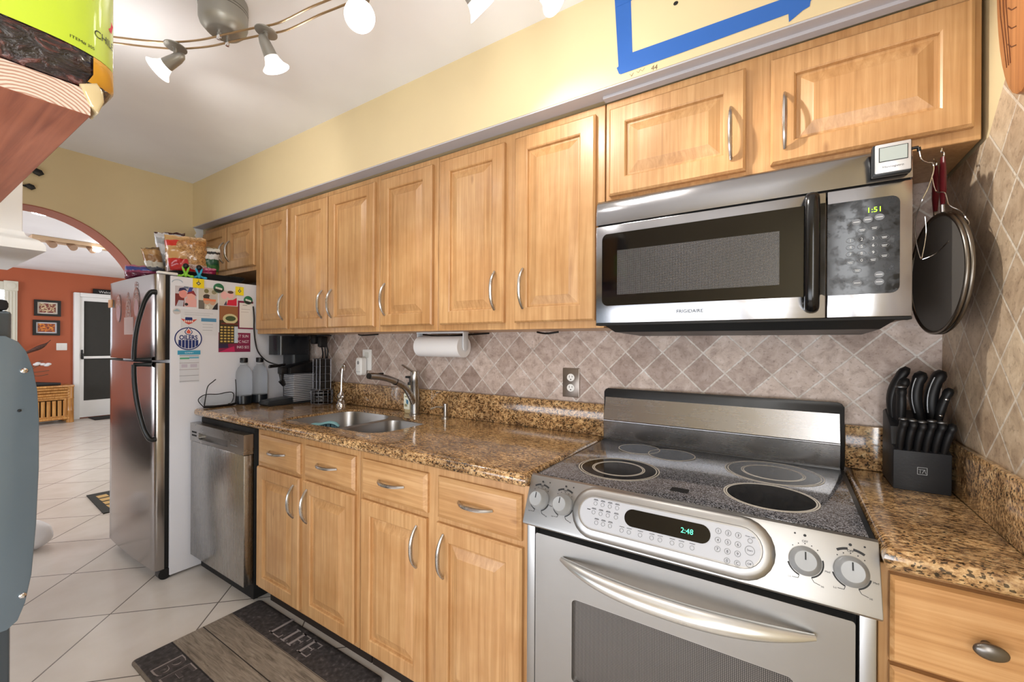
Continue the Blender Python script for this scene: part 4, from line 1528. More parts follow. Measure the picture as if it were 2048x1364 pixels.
# coffee machine
cm = thing('coffee_machine', 'compact capsule coffee machine with ribbed silver sides and black top', 'coffee machine', (-1.965, -0.13, CT))
k = NT('ribbed_silver')
w_ = k.n('TexWave', _wave_type='BANDS', _bands_direction='Z', Vector=k.coords(), Scale=28.0, Distortion=0.4)
k.set('Base Color', k.ramp(w_.outputs['Fac'], [(0.2, (92, 94, 98)), (0.6, (196, 198, 204))]))
k.set('Metallic', 0.45)
k.set('Roughness', 0.25)
k.bump(w_.outputs['Fac'], 0.6, 0.003)
b = MB()
b.box(-2.022, -1.908, -0.218, -0.035, CT + 0.012, 1.102, 0.008)
obj('housing', b, k.m, cm)
b = MB()
P = [(-0.236, 1.104), (-0.236, 1.14), (-0.21, 1.152), (-0.07, 1.176), (-0.045, 1.168), (-0.033, 1.145), (-0.033, 1.104)]
b.prism([(-2.020, p, q) for p, q in P], (0.11, 0, 0), 0.006)
obj('top', b, BLACK, cm)
b = MB()
b.box(-1.99, -1.94, -0.275, -0.2365, 1.10, 1.145, 0.008)
b.cyl((-1.965, -0.262, 1.10), (-1.965, -0.262, 1.062), 0.014, 0.008)
b.cyl((-1.965, -0.262, 1.062), (-1.965, -0.245, 1.03), 0.018, 0.010)
obj('spout', b, BLACK, cm)
b = MB()
b.tube([(-1.965, -0.24, 1.158), (-1.965, -0.29, 1.152), (-1.965, -0.335, 1.150)], [0.010, 0.011, 0.013], 10, flat=0.6)
obj('lever', b, BLACK, cm)
b = MB()
b.box(-2.02, -1.91, -0.22, -0.033, CT + 0.0006, CT + 0.0118, 0.003)
b.prism([(-2.018, p, q) for p, q in [(-0.219, CT + 0.0008), (-0.36, CT + 0.0008), (-0.372, CT + 0.012), (-0.36, CT + 0.032), (-0.219, CT + 0.042)]], (0.106, 0, 0), 0.004)
obj('drip_tray', b, CHAR, cm)
# power lead of the coffee machine, up to the cabinet by the fridge
b = MB()
b.tube(crom([(-2.02, -0.225, 1.150), (-2.06, -0.262, 1.162), (-2.11, -0.285, 1.185), (-2.165, -0.30, 1.235), (-2.19, -0.305, 1.30), (-2.200, -0.308, 1.38), (-2.200, -0.308, 1.44), (-2.203, -0.312, 1.52)], 7), 0.0042, 8)
single('power_cord', b, BLACK, 'black cord hanging beside the fridge down to the coffee machine', 'cord')
# bundle of leads under the cabinet
cb_ = thing('cable_bundle', 'tangled black adapters and leads hanging under the cabinet by the coffee machine', 'cables', (-1.86, -0.07, 1.2))
b = MB()
b.box(-1.915, -1.865, -0.11, -0.06, 1.285, 1.344, 0.01)
b.box(-1.855, -1.815, -0.10, -0.05, 1.265, 1.335, 0.01)
b.box(-1.955, -1.925, -0.10, -0.06, 1.315, 1.345, 0.008)
obj('adapter', b, BLACK, cb_)
b = MB()
b.tube(crom([(-1.875, -0.06, 1.29), (-1.88, -0.045, 1.24), (-1.895, -0.035, 1.20), (-1.93, -0.03, 1.165)], 6), 0.0045, 8)
b.tube(crom([(-1.84, -0.055, 1.27), (-1.842, -0.05, 1.22), (-1.838, -0.045, 1.16), (-1.835, -0.045, 1.05), (-1.84, -0.04, 0.935)], 6), 0.0045, 8)
b.tube(crom([(-1.825, -0.055, 1.28), (-1.818, -0.05, 1.24), (-1.828, -0.048, 1.19), (-1.835, -0.047, 1.16)], 6), 0.0045, 8)
b.tube(crom([(-1.95, -0.08, 1.335), (-1.90, -0.09, 1.32), (-1.86, -0.09, 1.338), (-1.80, -0.08, 1.34), (-1.74, -0.08, 1.338)], 6), 0.0045, 8)
obj('lead', b, BLACK, cb_)
# capsule holder
ph = thing('capsule_holder', 'chrome wire tower of black coffee capsules over a round wire basket', 'capsule holder', (-1.80, -0.10, CT))
tx, ty = -1.80, -0.10
b = MB()
for z in (CT + 0.003, CT + 0.085):
    b.tube([(tx + 0.062 * math.cos(a), ty + 0.062 * math.sin(a), z) for a in [2 * math.pi * i / 28 for i in range(28)]], 0.0022, 6, closed=True)
for i in range(14):
    a = 2 * math.pi * i / 14
    b.tube([(tx + 0.062 * math.cos(a), ty + 0.062 * math.sin(a), CT + 0.003), (tx + 0.062 * math.cos(a), ty + 0.062 * math.sin(a), CT + 0.085)], 0.0012, 6)
for z in [CT + 0.02 + 0.016 * i for i in range(4)]:
    b.tube([(tx + 0.062 * math.cos(a), ty + 0.062 * math.sin(a), z) for a in [2 * math.pi * i / 28 for i in range(28)]], 0.0012, 6, closed=True)
obj('basket', b, mat('wire_steel', (120, 120, 124), 0.35, 0.9), ph)
b = MB()
for z in (0.025, 0.047, 0.069):
    b.lathe([(0.03, -0.011), (0.056, -0.006), (0.056, 0.006), (0.03, 0.011)], (tx, ty, CT + z), seg=24)
obj('basket_capsules', b, mat('capsule_black', (26, 23, 22), 0.3), ph)
b = MB()
g = 0.036
for sx in (-1, 0, 1):
    for sy in (-1, 1):
        b.tube([(tx + sx * g, ty + sy * g, CT + 0.085), (tx + sx * g, ty + sy * g, CT + 0.276)], 0.0022, 6)
        if sx:
            b.tube([(tx + sx * g, ty + 0, CT + 0.085), (tx + sx * g, ty, CT + 0.276)], 0.0022, 6)
for i in range(5):
    z = CT + 0.092 + 0.046 * i
    b.tube([(tx - g, ty - g, z), (tx + g, ty - g, z), (tx + g, ty + g, z), (tx - g, ty + g, z)], 0.0022, 6, closed=True)
obj('tower', b, MATS['wire_steel'], ph)
for i in range(4):
    for sx in (-1, 1):
        b = MB()
        z = CT + 0.1145 + 0.046 * i
        b.box(tx + (0.001 if sx > 0 else -0.0345), tx + (0.0345 if sx > 0 else -0.001), ty - 0.0335, ty + 0.0335, z - 0.0205, z + 0.0205, 0.005)
        obj('capsule', b, MATS['capsule_black'], ph)
# wall outlets
wo = thing('wall_outlet', 'white wall outlet left of the faucet with a plug-in unit', 'outlet', (-1.495, 0, 1.19))
b = MB()
F = Flat(b, (-1.495, -0.0005, 1.192), (1, 0, 0), (0, 0, 1))
F.rrect(-0.040, 0.040, -0.062, 0.062, 0.005, 0, 0.006, 0.002)
pl = obj('plate', b, WHITE, wo)
b = MB()
F = Flat(b, (-1.495, -0.0067, 1.192), (1, 0, 0), (0, 0, 1))
F.rrect(-0.017, 0.017, 0.012, 0.046, 0.006, 0, 0.0015)
obj('socket', b, mat('socket_grey', (206, 206, 200), 0.5), wo)
ap = thing('air_freshener', 'white plug-in air freshener in the left outlet', 'air freshener', (-1.52, -0.03, 1.10))
b = MB()
b.loops([[(x, y, z) for x, z in rr(-1.545 + e, -1.488 - e, 1.100 + e, 1.208 - e, 0.018, 5)] for y, e in ((-0.0085, 0.006), (-0.014, 0), (-0.045, 0.001), (-0.052, 0.008))])
obj('housing', b, WHITE, ap, 40)
b = MB()
F = Flat(b, (-1.5165, -0.0521, 1.154), (1, 0, 0), (0, 0, 1))
F.disc(0.001, 0.022, 0.008, 0.011, 0, 0.001, 18)
F.rect(-0.02, 0.02, -0.032, -0.0305, -0.002, 0.0012)
obj('dial', b, MGREY, ap)
so_ = thing('wall_outlet', 'brushed steel double outlet plate between faucet and range', 'outlet', (-0.158, 0, 1.127))
b = MB()
F = Flat(b, (-0.158, -0.0005, 1.127), (1, 0, 0), (0, 0, 1))
F.rrect(-0.039, 0.039, -0.062, 0.062, 0.003, 0, 0.006, 0.002)
obj('plate', b, steel('outlet_steel', (150, 140, 132), 0.3, 'z'), so_)
for zz in (-0.022, 0.022):
    b = MB()
    F = Flat(b, (-0.158, -0.0067, 1.127 + zz), (1, 0, 0), (0, 0, 1))
    b.m = 0
    F.disc(0, 0, 0.0175, 0.016, 0, 0.0015, 24)
    b.m = 1
    F.rect(-0.0075, -0.0055, -0.001, 0.009, 0.0015, 0.0019)
    F.rect(0.0055, 0.0075, 0.0, 0.008, 0.0015, 0.0019)
    F.disc(0, -0.008, 0.0028, None, 0.0015, 0.0019, 12)
    obj('socket', b, [WHITE, INK], so_)
# paper towel
pt = thing('paper_towel_holder', 'white bracket holding a paper towel roll under the wall cabinet', 'paper towel', (-0.78, -0.13, 1.22))
b = MB()
AX = (-0.942, -0.13, 1.277)
b.cyl((-0.925, -0.13, 1.277), (-0.645, -0.13, 1.277), 0.050, seg=40)
obj('roll', b, PAPER, pt)
b = MB()
for x in (-0.934, -0.640):
    b.prism([(x, p, q) for p, q in [(-0.148, 1.345), (-0.148, 1.275), (-0.143, 1.262), (-0.13, 1.257), (-0.117, 1.262), (-0.112, 1.275), (-0.112, 1.345)]], (0.006, 0, 0), 0.002)
b.box(-0.935, -0.633, -0.15, -0.11, 1.3405, 1.3465, 0.001)
obj('bracket', b, mat('bracket_white', (206, 210, 216), 0.3), pt)
for pts, lb in (([(-1.02, -0.05, 1.341), (-0.88, -0.045, 1.330), (-0.76, -0.04, 1.333), (-0.64, -0.04, 1.338), (-0.56, -0.05, 1.341)], 'thin black cable running under the wall cabinet behind the paper towel roll'),
                ([(-1.45, -0.1, 1.341), (-1.38, -0.12, 1.336), (-1.28, -0.1, 1.341)], 'short loop of black cable under the wall cabinet above the plug-in freshener'),
                ([(-0.26, -0.12, 1.341), (-0.21, -0.13, 1.335), (-0.16, -0.12, 1.341)], 'short loop of black cable under the wall cabinet above the steel outlet')):
    b = MB()
    b.tube(crom(pts, 8), 0.004, 8)
    single('cable', b, BLACK, lb, 'cable', 'cables under the wall cabinets')

# knife block
kb = thing('knife_block', 'black knife block in the corner of the small worktop', 'knife block', (0.91, -0.12, CT))
KX0, KX1 = 0.852, 0.9625
BW = mat('block_black', (30, 31, 34), 0.5, bump=0.15, bscale=160)
b = MB()
b.prism([(KX0, p, q) for p, q in [(-0.190, CT + 0.0006), (-0.194, 1.020), (-0.166, 1.030), (-0.150, 1.075), (-0.072, 1.112), (-0.045, 1.105), (-0.040, CT + 0.0006)]], (KX1 - KX0, 0, 0), 0.003)
obj('block', b, BW, kb)
b = MB()
F = Flat(b, (0.908, -0.1921, 0.972), (1, 0, 0), (0, -0.04, 1))
b.m = 0
for l_ in ([(-0.009, -0.009), (0.009, -0.009)], [(0.009, -0.009), (0.009, 0.009)], [(0.009, 0.009), (-0.009, 0.009)], [(-0.009, 0.009), (-0.009, -0.009)], [(-0.004, -0.006), (-0.004, 0.002)], [(-0.007, 0.004), (0.006, 0.003)], [(0.0, -0.006), (0.004, 0.004)], [(0.004, 0.004), (0.007, -0.006)]):
    F.line(l_, 0.0009, 0, 0.0006)
obj('emblem', b, mat('emblem_silver', (170, 172, 174), 0.4, 0.4), kb)
KH = mat('knife_handle', (17, 17, 19), 0.5)
KS = mat('knife_bolster', (120, 122, 124), 0.4, 1.0)
ORD = ['first', 'second', 'third', 'fourth', 'fifth', 'sixth']


def knife(base, top, r, label, curve=0.0, metal=None, rivets=0, group=None, name='kitchen_knife'):
    base, top = Vector(base), Vector(top)
    t = thing(name, label, 'knife', base, group)
    d = top - base
    side = Vector((1, 0, 0))
    P, R = [], []
    n = 14
    for i in range(n + 1):
        s = i / n
        P.append(base + d * s + side * (curve * (math.sin(s * math.pi) * -0.6 + s ** 3)))
        R.append(r * (0.82 + 0.25 * math.sin(s * math.pi) + (0.18 if s > 0.8 else 0)) * (1 if i < n else 0.55))
    b = MB()
    b.tube(P, R, 12, flat=0.62, ref=(0, -1, 0.2))
    obj('handle', b, KH, t, 60)
    if metal == 'cap':
        b = MB()
        b.ball(top + Vector((-0.001, -0.002, 0.001)), (r * 0.72, r * 0.6, r * 0.36), 14, 8)
        obj('end_cap', b, KS, t, 60)
    elif metal == 'spine':
        b = MB()
        b.tube([p + Vector((-r * 0.62 * 0.72, -r * 0.70, 0.002)) for p in P[2:-2]], r * 0.13, 8)
        obj('tang', b, KS, t, 60)
    if rivets:
        for s in (0.3, 0.78):
            b = MB()
            p = P[int(s * n)] + Vector((0, -r * 0.92, 0))
            b.ball(p, (0.0042, 0.002, 0.003), 12, 6)
            obj('rivet', b, CHROME, t, 60)
    b = MB()
    q = base - d.normalized() * 0.035
    b.prism([q + Vector((-0.0008, -0.008, 0)), q + Vector((-0.0008, 0.008, 0)), base + Vector((-0.0008, 0.008, 0.001)), base + Vector((-0.0008, -0.008, 0.001))], (0.0016, 0, 0))
    obj('blade', b, STEEL, t)
    return t


for i in range(6):
    x = 0.866 + 0.0166 * i
    knife((x, -0.182, 1.021), (x + 0.004 + 0.0012 * i, -0.205, 1.102 - 0.002 * (i % 3)), 0.0135, 'black steak knife handle in the front row of the block, %s from the left' % ORD[i], 0.003, 'cap' if i != 5 else None, 0, 'steak knives in the block', 'steak_knife')
knife((0.866, -0.098, 1.093), (0.880, -0.100, 1.232), 0.0185, 'long black knife handle at the back left of the block', 0.016)
knife((0.873, -0.112, 1.090), (0.882, -0.120, 1.204), 0.0175, 'black knife handle in front of the tall back left one', 0.008)
knife((0.877, -0.130, 1.082), (0.876, -0.142, 1.180), 0.0165, 'black sharpening steel handle with a round silver end in the block', 0.0, 'cap', name='sharpening_steel')
knife((0.921, -0.110, 1.091), (0.909, -0.118, 1.222), 0.0205, 'black chef knife handle with silver spine, middle of the block', 0.014, 'spine')
knife((0.944, -0.108, 1.093), (0.950, -0.112, 1.226), 0.0215, 'wide black knife handle with silver spine, right half of the block', 0.012, 'spine')
knife((0.948, -0.128, 1.082), (0.968, -0.135, 1.182), 0.0150, 'small black knife handle with two silver rivets at the right of the block', 0.004, None, 2)

# splatter screens hanging beside the microwave
nm = Vector((0.994, 0.107, 0)).normalized()
tg = Vector((-0.107, 0.994, 0)).normalized()


def screen(cx, label, dy, hz):
    c = Vector((cx, -0.262, 1.462))
    t = thing('splatter_screen', label, 'splatter screen', (cx, c.y, 1.32), 'splatter screens beside the microwave')
    b = MB()
    R = 0.150
    b.tube([c + tg * (R * math.cos(a)) + Vector((0, 0, R * 0.93 * math.sin(a))) for a in [2 * math.pi * i / 56 for i in range(56)]], 0.0045, 8, closed=True)
    obj('rim', b, mat('rim_steel', (120, 114, 106), 0.3, 1.0), t, 60)
    b = MB()
    V = []
    b.prism([c + tg * ((R - 0.003) * math.cos(a)) + Vector((0, 0, (R - 0.003) * 0.93 * math.sin(a))) for a in [2 * math.pi * i / 56 for i in range(56)]], nm * 0.0012)
    obj('mesh', b, mat('screen_mesh', (84, 80, 76), 0.6), t)
    b = MB()
    h0 = c + Vector((0, 0, R * 0.93)) + tg * dy
    b.tube([h0, h0 + Vector((0, 0.002, 0.02))], 0.004, 8)
    P = [h0 + Vector((0, 0.002, 0.018)), h0 + Vector((0, 0.002, 0.05)), h0 + Vector((0, 0.002, 0.10)), h0 + Vector((0, 0.002, hz))]
    obj('neck', b, CHROME, t)
    b = MB()
    b.tube(P, [0.008, 0.0125, 0.0115, 0.008], 10, flat=0.5, ref=(0, 1, 0))
    obj('handle', b, mat('handle_maroon', (92, 22, 30), 0.35), t, 60)
    b = MB()
    hk = h0 + Vector((0, 0.002, hz))
    b.tube(crom([hk + Vector((0, 0, -0.006)), hk + Vector((0, -0.008, 0.006)), hk + Vector((0, 0.0, 0.014)), hk + Vector((0, 0.012, 0.016)), hk + Vector((0, 0.012, 0.026))], 5), 0.0018, 6)
    obj('hook', b, CHROME, t)


screen(0.916, 'round mesh splatter screen with maroon handle beside the microwave, in front', -0.036, 0.128)
screen(0.924, 'round mesh splatter screen with maroon handle, the one hanging nearer the tiled wall', 0.028, 0.128)

# blue masking tape on the soffit
tp = thing('masking_tape', 'blue masking tape rectangle stuck on the yellow soffit', 'tape', (0.4, SOFY, 2.15))
BLUE = paint('blue_tape', (38, 98, 182), 0.6, 0.05)
b = MB()
F = Flat(b, (0, SOFY - 0.0004, 0), (1, 0, 0), (0, 0, 1))
F.poly([(0.158, 2.435), (0.150, 2.40), (0.164, 2.175), (0.158, 2.172), (0.166, 2.150), (0.172, 2.150), (0.21, 2.165), (0.203, 2.36), (0.202, 2.435)], 0, 0.0005)
obj('strip', b, BLUE, tp)
b = MB()
F = Flat(b, (0, SOFY - 0.0010, 0), (1, 0, 0), (0, 0, 1))
F.poly([(0.170, 2.147), (0.35, 2.148), (0.617, 2.152), (0.618, 2.130), (0.632, 2.138), (0.648, 2.148), (0.662, 2.152), (0.664, 2.165), (0.672, 2.172), (0.672, 2.195), (0.5, 2.198), (0.35, 2.200), (0.19, 2.203), (0.172, 2.19)], 0, 0.0005)
obj('strip', b, BLUE, tp)
b = MB()
F = Flat(b, (0, SOFY - 0.0010, 0), (1, 0, 0), (0, 0, 1))
F.poly([(0.156, 2.366), (0.30, 2.368), (0.66, 2.372), (0.66, 2.418), (0.156, 2.412)], 0, 0.0005)
obj('strip', b, BLUE, tp)
b = MB()
F = Flat(b, (0, SOFY - 0.0006, 0), (1, 0, 0), (0, 0, 1))
F.text('44', 0.022, 0.275, 2.125, 'C', 0, 0.9, -0.1)
F.line([(0.20, 2.138), (0.206, 2.131), (0.213, 2.139), (0.205, 2.128)], 0.0009, 0, 0.0002)
F.line([(0.222, 2.139), (0.228, 2.133), (0.233, 2.141), (0.24, 2.134), (0.247, 2.142)], 0.0009, 0, 0.0002)
single('pencil_mark', b, mat('pencil_grey', (112, 96, 70), 0.8), 'faint pencil scribble on the soffit just under the blue tape', 'pencil mark')
b = MB()
b.ball((0.337, SOFY - 0.0005, 2.301), (0.007, 0.002, 0.006), 10, 6)
single('screw_hole', b, BLACKM, 'small dark screw hole in the soffit inside the tape outline', 'hole')
# wooden plaque on the right wall
b = MB()
P = []
for i in range(40):
    a = 2 * math.pi * i / 40
    r = 1 + 0.06 * math.cos(2 * a)
    P.append((XR - 0.002, -0.515 + 0.118 * r * math.sin(a), 2.03 + 0.26 * math.cos(a) * r))
b.prism(P, (-0.020, 0, 0), 0.006)
plq = thing('wall_plaque', 'carved oval wooden plaque hanging on the right wall', 'plaque', (XR, -0.515, 1.78))
obj('board', b, PLAQ, plq)
b = MB()
F = Flat(b, (XR - 0.0221, -0.50, 1.80), (0, -1, 0), (0, 0, 1))
for i in range(7):
    z = 0.05 + 0.035 * i
    F.line([(0.0, z), (-0.02, z + 0.008), (-0.035, z + 0.022)], 0.0018, 0, 0.0008)
for e in (0.0, 0.014, 0.027):
    F.line([(-0.07 + e, 0.5), (-0.085 + e, 0.3), (-0.07 + e, 0.15), (-0.04 + e * 0.6, 0.03)], 0.0016, 0, 0.0008)
obj('carving', b, mat('carved_line', (96, 54, 28), 0.7), plq)

# floor mat
FMX0, FMX1, FMY0, FMY1 = -1.592, -0.672, -1.068, -0.566
fm = thing('kitchen_mat', 'grey wood-print kitchen mat with dark lettered borders', 'mat', (-1.13, -0.82, 0))
k = NT('mat_print')
tc = k.t.nodes.new('ShaderNodeTexCoord')
sp = k.n('SeparateXYZ', Vector=tc.outputs['Object'])
v = k.n('Mapping', Vector=tc.outputs['Object'], Scale=(4, 42, 1)).outputs[0]
n1 = k.n('TexNoise', Vector=v, Scale=2.0, Detail=8.0, Roughness=0.65, Distortion=1.0).outputs['Fac']
n2 = k.n('TexNoise', Vector=tc.outputs['Object'], Scale=60.0, Detail=4.0).outputs['Fac']
tan_ = k.ramp(n1, [(0.3, (84, 74, 64)), (0.5, (128, 117, 104)), (0.7, (150, 140, 126))])
drk = k.ramp(n2, [(0.35, (38, 34, 34)), (0.6, (62, 57, 57)), (0.75, (98, 92, 90))])
f = k.n('MapRange', Value=sp.outputs[1], From__Min=-0.251, From__Max=0.251).outputs[0]
dark_mask = k.ramp(f, [(0.0, (150, 150, 150)), (0.02, (255, 255, 255)), (0.265, (255, 255, 255)), (0.275, (0, 0, 0)), (0.725, (0, 0, 0)), (0.735, (255, 255, 255))], 'CONSTANT')
c = k.mix(k.n('RGBToBW', Color=dark_mask).outputs[0], tan_, drk)
seam = k.ramp(f, [(0.0, (255, 255, 255)), (0.262, (60, 54, 50)), (0.271, (255, 255, 255)), (0.497, (50, 44, 40)), (0.507, (255, 255, 255)), (0.727, (120, 110, 100)), (0.734, (255, 255, 255))], 'CONSTANT')
c = k.mix(1.0, c, seam, 'MULTIPLY')
k.set('Base Color', c)
k.set('Roughness', 0.7)
k.bump(n1, 0.3, 0.002)
b = MB()
b.loops([[(x, y, z) for x, y in rr(FMX0 + e, FMX1 - e, FMY0 + e, FMY1 - e, 0.022, 5)] for z, e in ((0.0005, 0.0), (0.006, 0.0), (0.0125, 0.012), (0.0128, 0.016))])
obj('pad', b, k.m, fm)
b = MB()
F = Flat(b, (0, 0, 0.0131), (1, 0, 0), (0, 1, 0))


def serif(x, y, w, h, bars, st=0.013, sf=0.005):
    # a serif capital: stem at the left, thin bars at given heights
    F.rect(x + 0.008, x + 0.008 + st, y, y + h, 0, 0.0002)
    for yy in (y, y + h - sf):
        F.rect(x, x + 0.016 + st, yy, yy + sf, 0.0002, 0.0003)
    for q, ln in bars:
        F.rect(x + 0.008, x + w * ln, y + h * q, y + h * q + sf, 0.0002, 0.0003)
        F.rect(x + w * ln - 0.004, x + w * ln + 0.001, y + h * q - (0.018 if q > 0.9 else 0.006 if q > 0.2 else -0.002), y + h * q + (0.002 if q > 0.9 else 0.010 if q > 0.2 else 0.022), 0.0002, 0.0003)


serif(-1.305, -0.672, 0.078, 0.105, [(0.0, 1.0)])
serif(-1.212, -0.672, 0.03, 0.078, [])
serif(-1.165, -0.672, 0.062, 0.078, [(0.936, 1.0), (0.48, 0.8)])
serif(-1.088, -0.672, 0.066, 0.078, [(0.936, 1.0), (0.48, 0.8), (0.0, 1.05)])
obj('lettering', b, mat('mat_letter', (142, 134, 132), 0.8), fm)
b = MB()
F = Flat(b, (0, 0, 0.0131), (1, 0, 0), (0, 1, 0))
F.text('BE', 0.155, -1.455, -1.045, 'L', 0, 0.95)
obj('lettering', b, mat('mat_letter', (142, 134, 132), 0.8), fm)
b = MB()
F = Flat(b, (0, 0, 0.0134), (1, 0, 0), (0, 1, 0))
F.text('BE', 0.139, -1.447, -1.039, 'L', 0, 0.99)
obj('lettering', b, mat('mat_letter_fill', (72, 66, 66), 0.8), fm)
# ------------------------------------------------------------------ magnets and papers on the fridge side
SX = FRX1 + 0.0006


def SF(mb, h=0.0):
    return Flat(mb, (SX + h, 0, 0), (0, 1, 0), (0, 0, 1))


def card(name, y0, y1, z0, z1, base, shapes, label, cat, h=0.0, group=None, thick=0.0009):
    """a flat print on the white fridge side; shapes: (kind, colour, args) with 0..1 coordinates"""
    cols = [base] + sorted({s[1] for s in shapes})
    b = MB()
    F = SF(b, h)
    F.rect(y0, y1, z0, z1, 0, thick)
    W_, H_ = y1 - y0, z1 - z0
    for i, (kd, col, a) in enumerate(shapes):
        b.m = cols.index(col) if col != base else 0
        e0 = thick
        e1 = thick + 0.0002 + 0.00006 * i
        X = lambda t: y0 + W_ * t
        Z = lambda t: z0 + H_ * t
        if kd == 'r':
            F.rect(X(a[0]), X(a[1]), Z(a[2]), Z(a[3]), e0, e1)
        elif kd == 'o':
            F.disc(X(a[0]), Z(a[1]), W_ * a[2], H_ * a[3], e0, e1, 18)
        elif kd == 'p':
            F.poly([(X(p), Z(q)) for p, q in a], e0, e1)
        elif kd == 't':
            F.text(a[0], a[1] * H_, X(a[2]), Z(a[3]), 'C', e1, a[4] if len(a) > 4 else 1.0)
    o = single(name, b, [flat(c) for c in cols], label, cat, group)
    return o


SKIN, SKIN2 = (224, 148, 140), (232, 172, 160)
PH = 'photos on the fridge side'
card('photo_print', -0.714, -0.613, 1.492, 1.605, (196, 190, 196),
     [('r', (120, 46, 44), (0.0, 0.42, 0.0, 0.62)), ('o', SKIN, (0.36, 0.62, 0.19, 0.20)), ('p', (52, 48, 84), [(0.14, 0.72), (0.2, 0.9), (0.42, 0.95), (0.58, 0.78), (0.4, 0.82)]), ('p', (186, 186, 198), [(0.04, 0.0), (0.36, 0.0), (0.4, 0.3), (0.16, 0.3)]),
      ('r', (228, 170, 166), (0.48, 1.0, 0.0, 0.42)), ('o', SKIN2, (0.74, 0.52, 0.2, 0.19)), ('p', (140, 46, 54), [(0.54, 0.62), (0.62, 0.8), (0.86, 0.82), (1.0, 0.56), (0.76, 0.68)]), ('p', (58, 76, 150), [(0.56, 0.72), (0.66, 0.98), (0.84, 0.98), (0.76, 0.78)]),
      ('o', (34, 30, 36), (0.52, 0.12, 0.08, 0.07)), ('r', (104, 116, 136), (0.4, 0.62, 0.9, 1.0))],
     'photo of two people in winter hats on the fridge side', 'photo', group=PH)
card('photo_print', -0.603, -0.505, 1.485, 1.61, (198, 192, 178),
     [('r', (112, 106, 98), (0.0, 0.3, 0.0, 0.4)), ('o', (206, 160, 132), (0.42, 0.42, 0.18, 0.2)), ('o', (206, 160, 132), (0.72, 0.4, 0.17, 0.2)), ('o', (66, 58, 52), (0.42, 0.58, 0.19, 0.12)), ('o', (190, 186, 180), (0.74, 0.56, 0.2, 0.13)),
      ('r', (226, 130, 92), (0.24, 0.6, 0.4, 0.5)), ('r', (226, 130, 92), (0.58, 0.9, 0.38, 0.48)), ('p', (30, 32, 40), [(0.7, 0), (1, 0), (1, 0.34), (0.84, 0.2)]), ('p', (226, 224, 214), [(0.36, 0.06), (0.52, 0.0), (0.56, 0.12), (0.44, 0.2)]),
      ('o', (118, 112, 74), (0.4, 0.84, 0.12, 0.1)), ('o', (150, 140, 110), (0.8, 0.82, 0.13, 0.1))],
     'photo of a couple in tinted glasses on the fridge side', 'photo', group=PH)
card('photo_print', -0.498, -0.402, 1.516, 1.605, (206, 196, 186),
     [('o', (232, 178, 176), (0.28, 0.66, 0.19, 0.26)), ('o', (232, 178, 176), (0.64, 0.7, 0.18, 0.24)), ('p', (206, 36, 62), [(0.42, 0.0), (1.0, 0.0), (1.0, 0.56), (0.78, 0.4), (0.5, 0.36)]), ('p', (70, 64, 82), [(0.26, 0.0), (0.44, 0.0), (0.4, 0.3)]), ('o', (84, 60, 50), (0.64, 0.9, 0.17, 0.1))],
     'photo of two people, one in a red top, under the green round magnet', 'photo', group=PH)
b_ = [('r', (150, 96, 60), (0, 1, 0.62, 1)), ('o', (206, 196, 150), (0.58, 0.66, 0.40, 0.135)), ('o', (70, 84, 52), (0.6, 0.67, 0.28, 0.07)), ('r', (120, 52, 40), (0.1, 1, 0.515, 0.545)), ('r', (196, 208, 220), (0.8, 1.0, 0.02, 0.46))]
for i in range(4):
    for j in range(6):
        b_.append(('o', (206, 176, 96), (0.12 + 0.19 * i, 0.06 + 0.075 * j, 0.07, 0.022)))
card('bottle_poster', -0.497, -0.395, 1.285, 1.512, (66, 52, 34), b_, 'brown and gold poster of bottle tops hanging on the fridge side', 'poster', 0.0012)
card('maroon_flyer', -0.500, -0.322, 1.234, 1.352, (132, 34, 70),
     [('p', (52, 40, 66), [(0, 0.2), (0.3, 0.22), (0.28, 0.5), (0, 0.6)]), ('p', (196, 40, 92), [(0.02, 0), (0.5, 0.02), (0.48, 0.3), (0.3, 0.2)]), ('t', (236, 224, 230), ('ST SUN', 0.2, 0.76, 0.76, 0.8)), ('t', (236, 224, 230), ('PC NGT', 0.2, 0.76, 0.47, 0.8)), ('t', (236, 224, 230), ('INKS $22', 0.19, 0.76, 0.19, 0.8))],
     'maroon flyer with white lettering on the fridge side', 'flyer')
card('framed_note', -0.395, -0.306, 1.376, 1.550, (122, 36, 66),
     [('r', (226, 220, 214), (0.1, 1.0, 0.05, 0.93)), ('r', (176, 164, 158), (0.22, 0.8, 0.70, 0.715)), ('r', (176, 164, 158), (0.2, 0.7, 0.6, 0.612)), ('r', (150, 138, 130), (0.3, 0.6, 0.84, 0.86))],
     'cream note sheet with maroon border on the fridge side', 'note')
card('letter', -0.688, -0.512, 1.335, 1.478, (216, 217, 222),
     [('r', (84, 142, 180), (0.56, 1.0, 0.54, 0.68)), ('r', (190, 192, 198), (0.1, 0.9, 0.86, 0.88)), ('r', (190, 192, 198), (0.1, 0.8, 0.78, 0.80)), ('r', (180, 182, 188), (0.6, 0.9, 0.42, 0.44)), ('r', (180, 182, 188), (0.6, 0.9, 0.3, 0.32)), ('r', (170, 172, 178), (0.6, 0.88, 0.18, 0.20))],
     'white letter with a blue heading bar on the fridge side', 'letter')
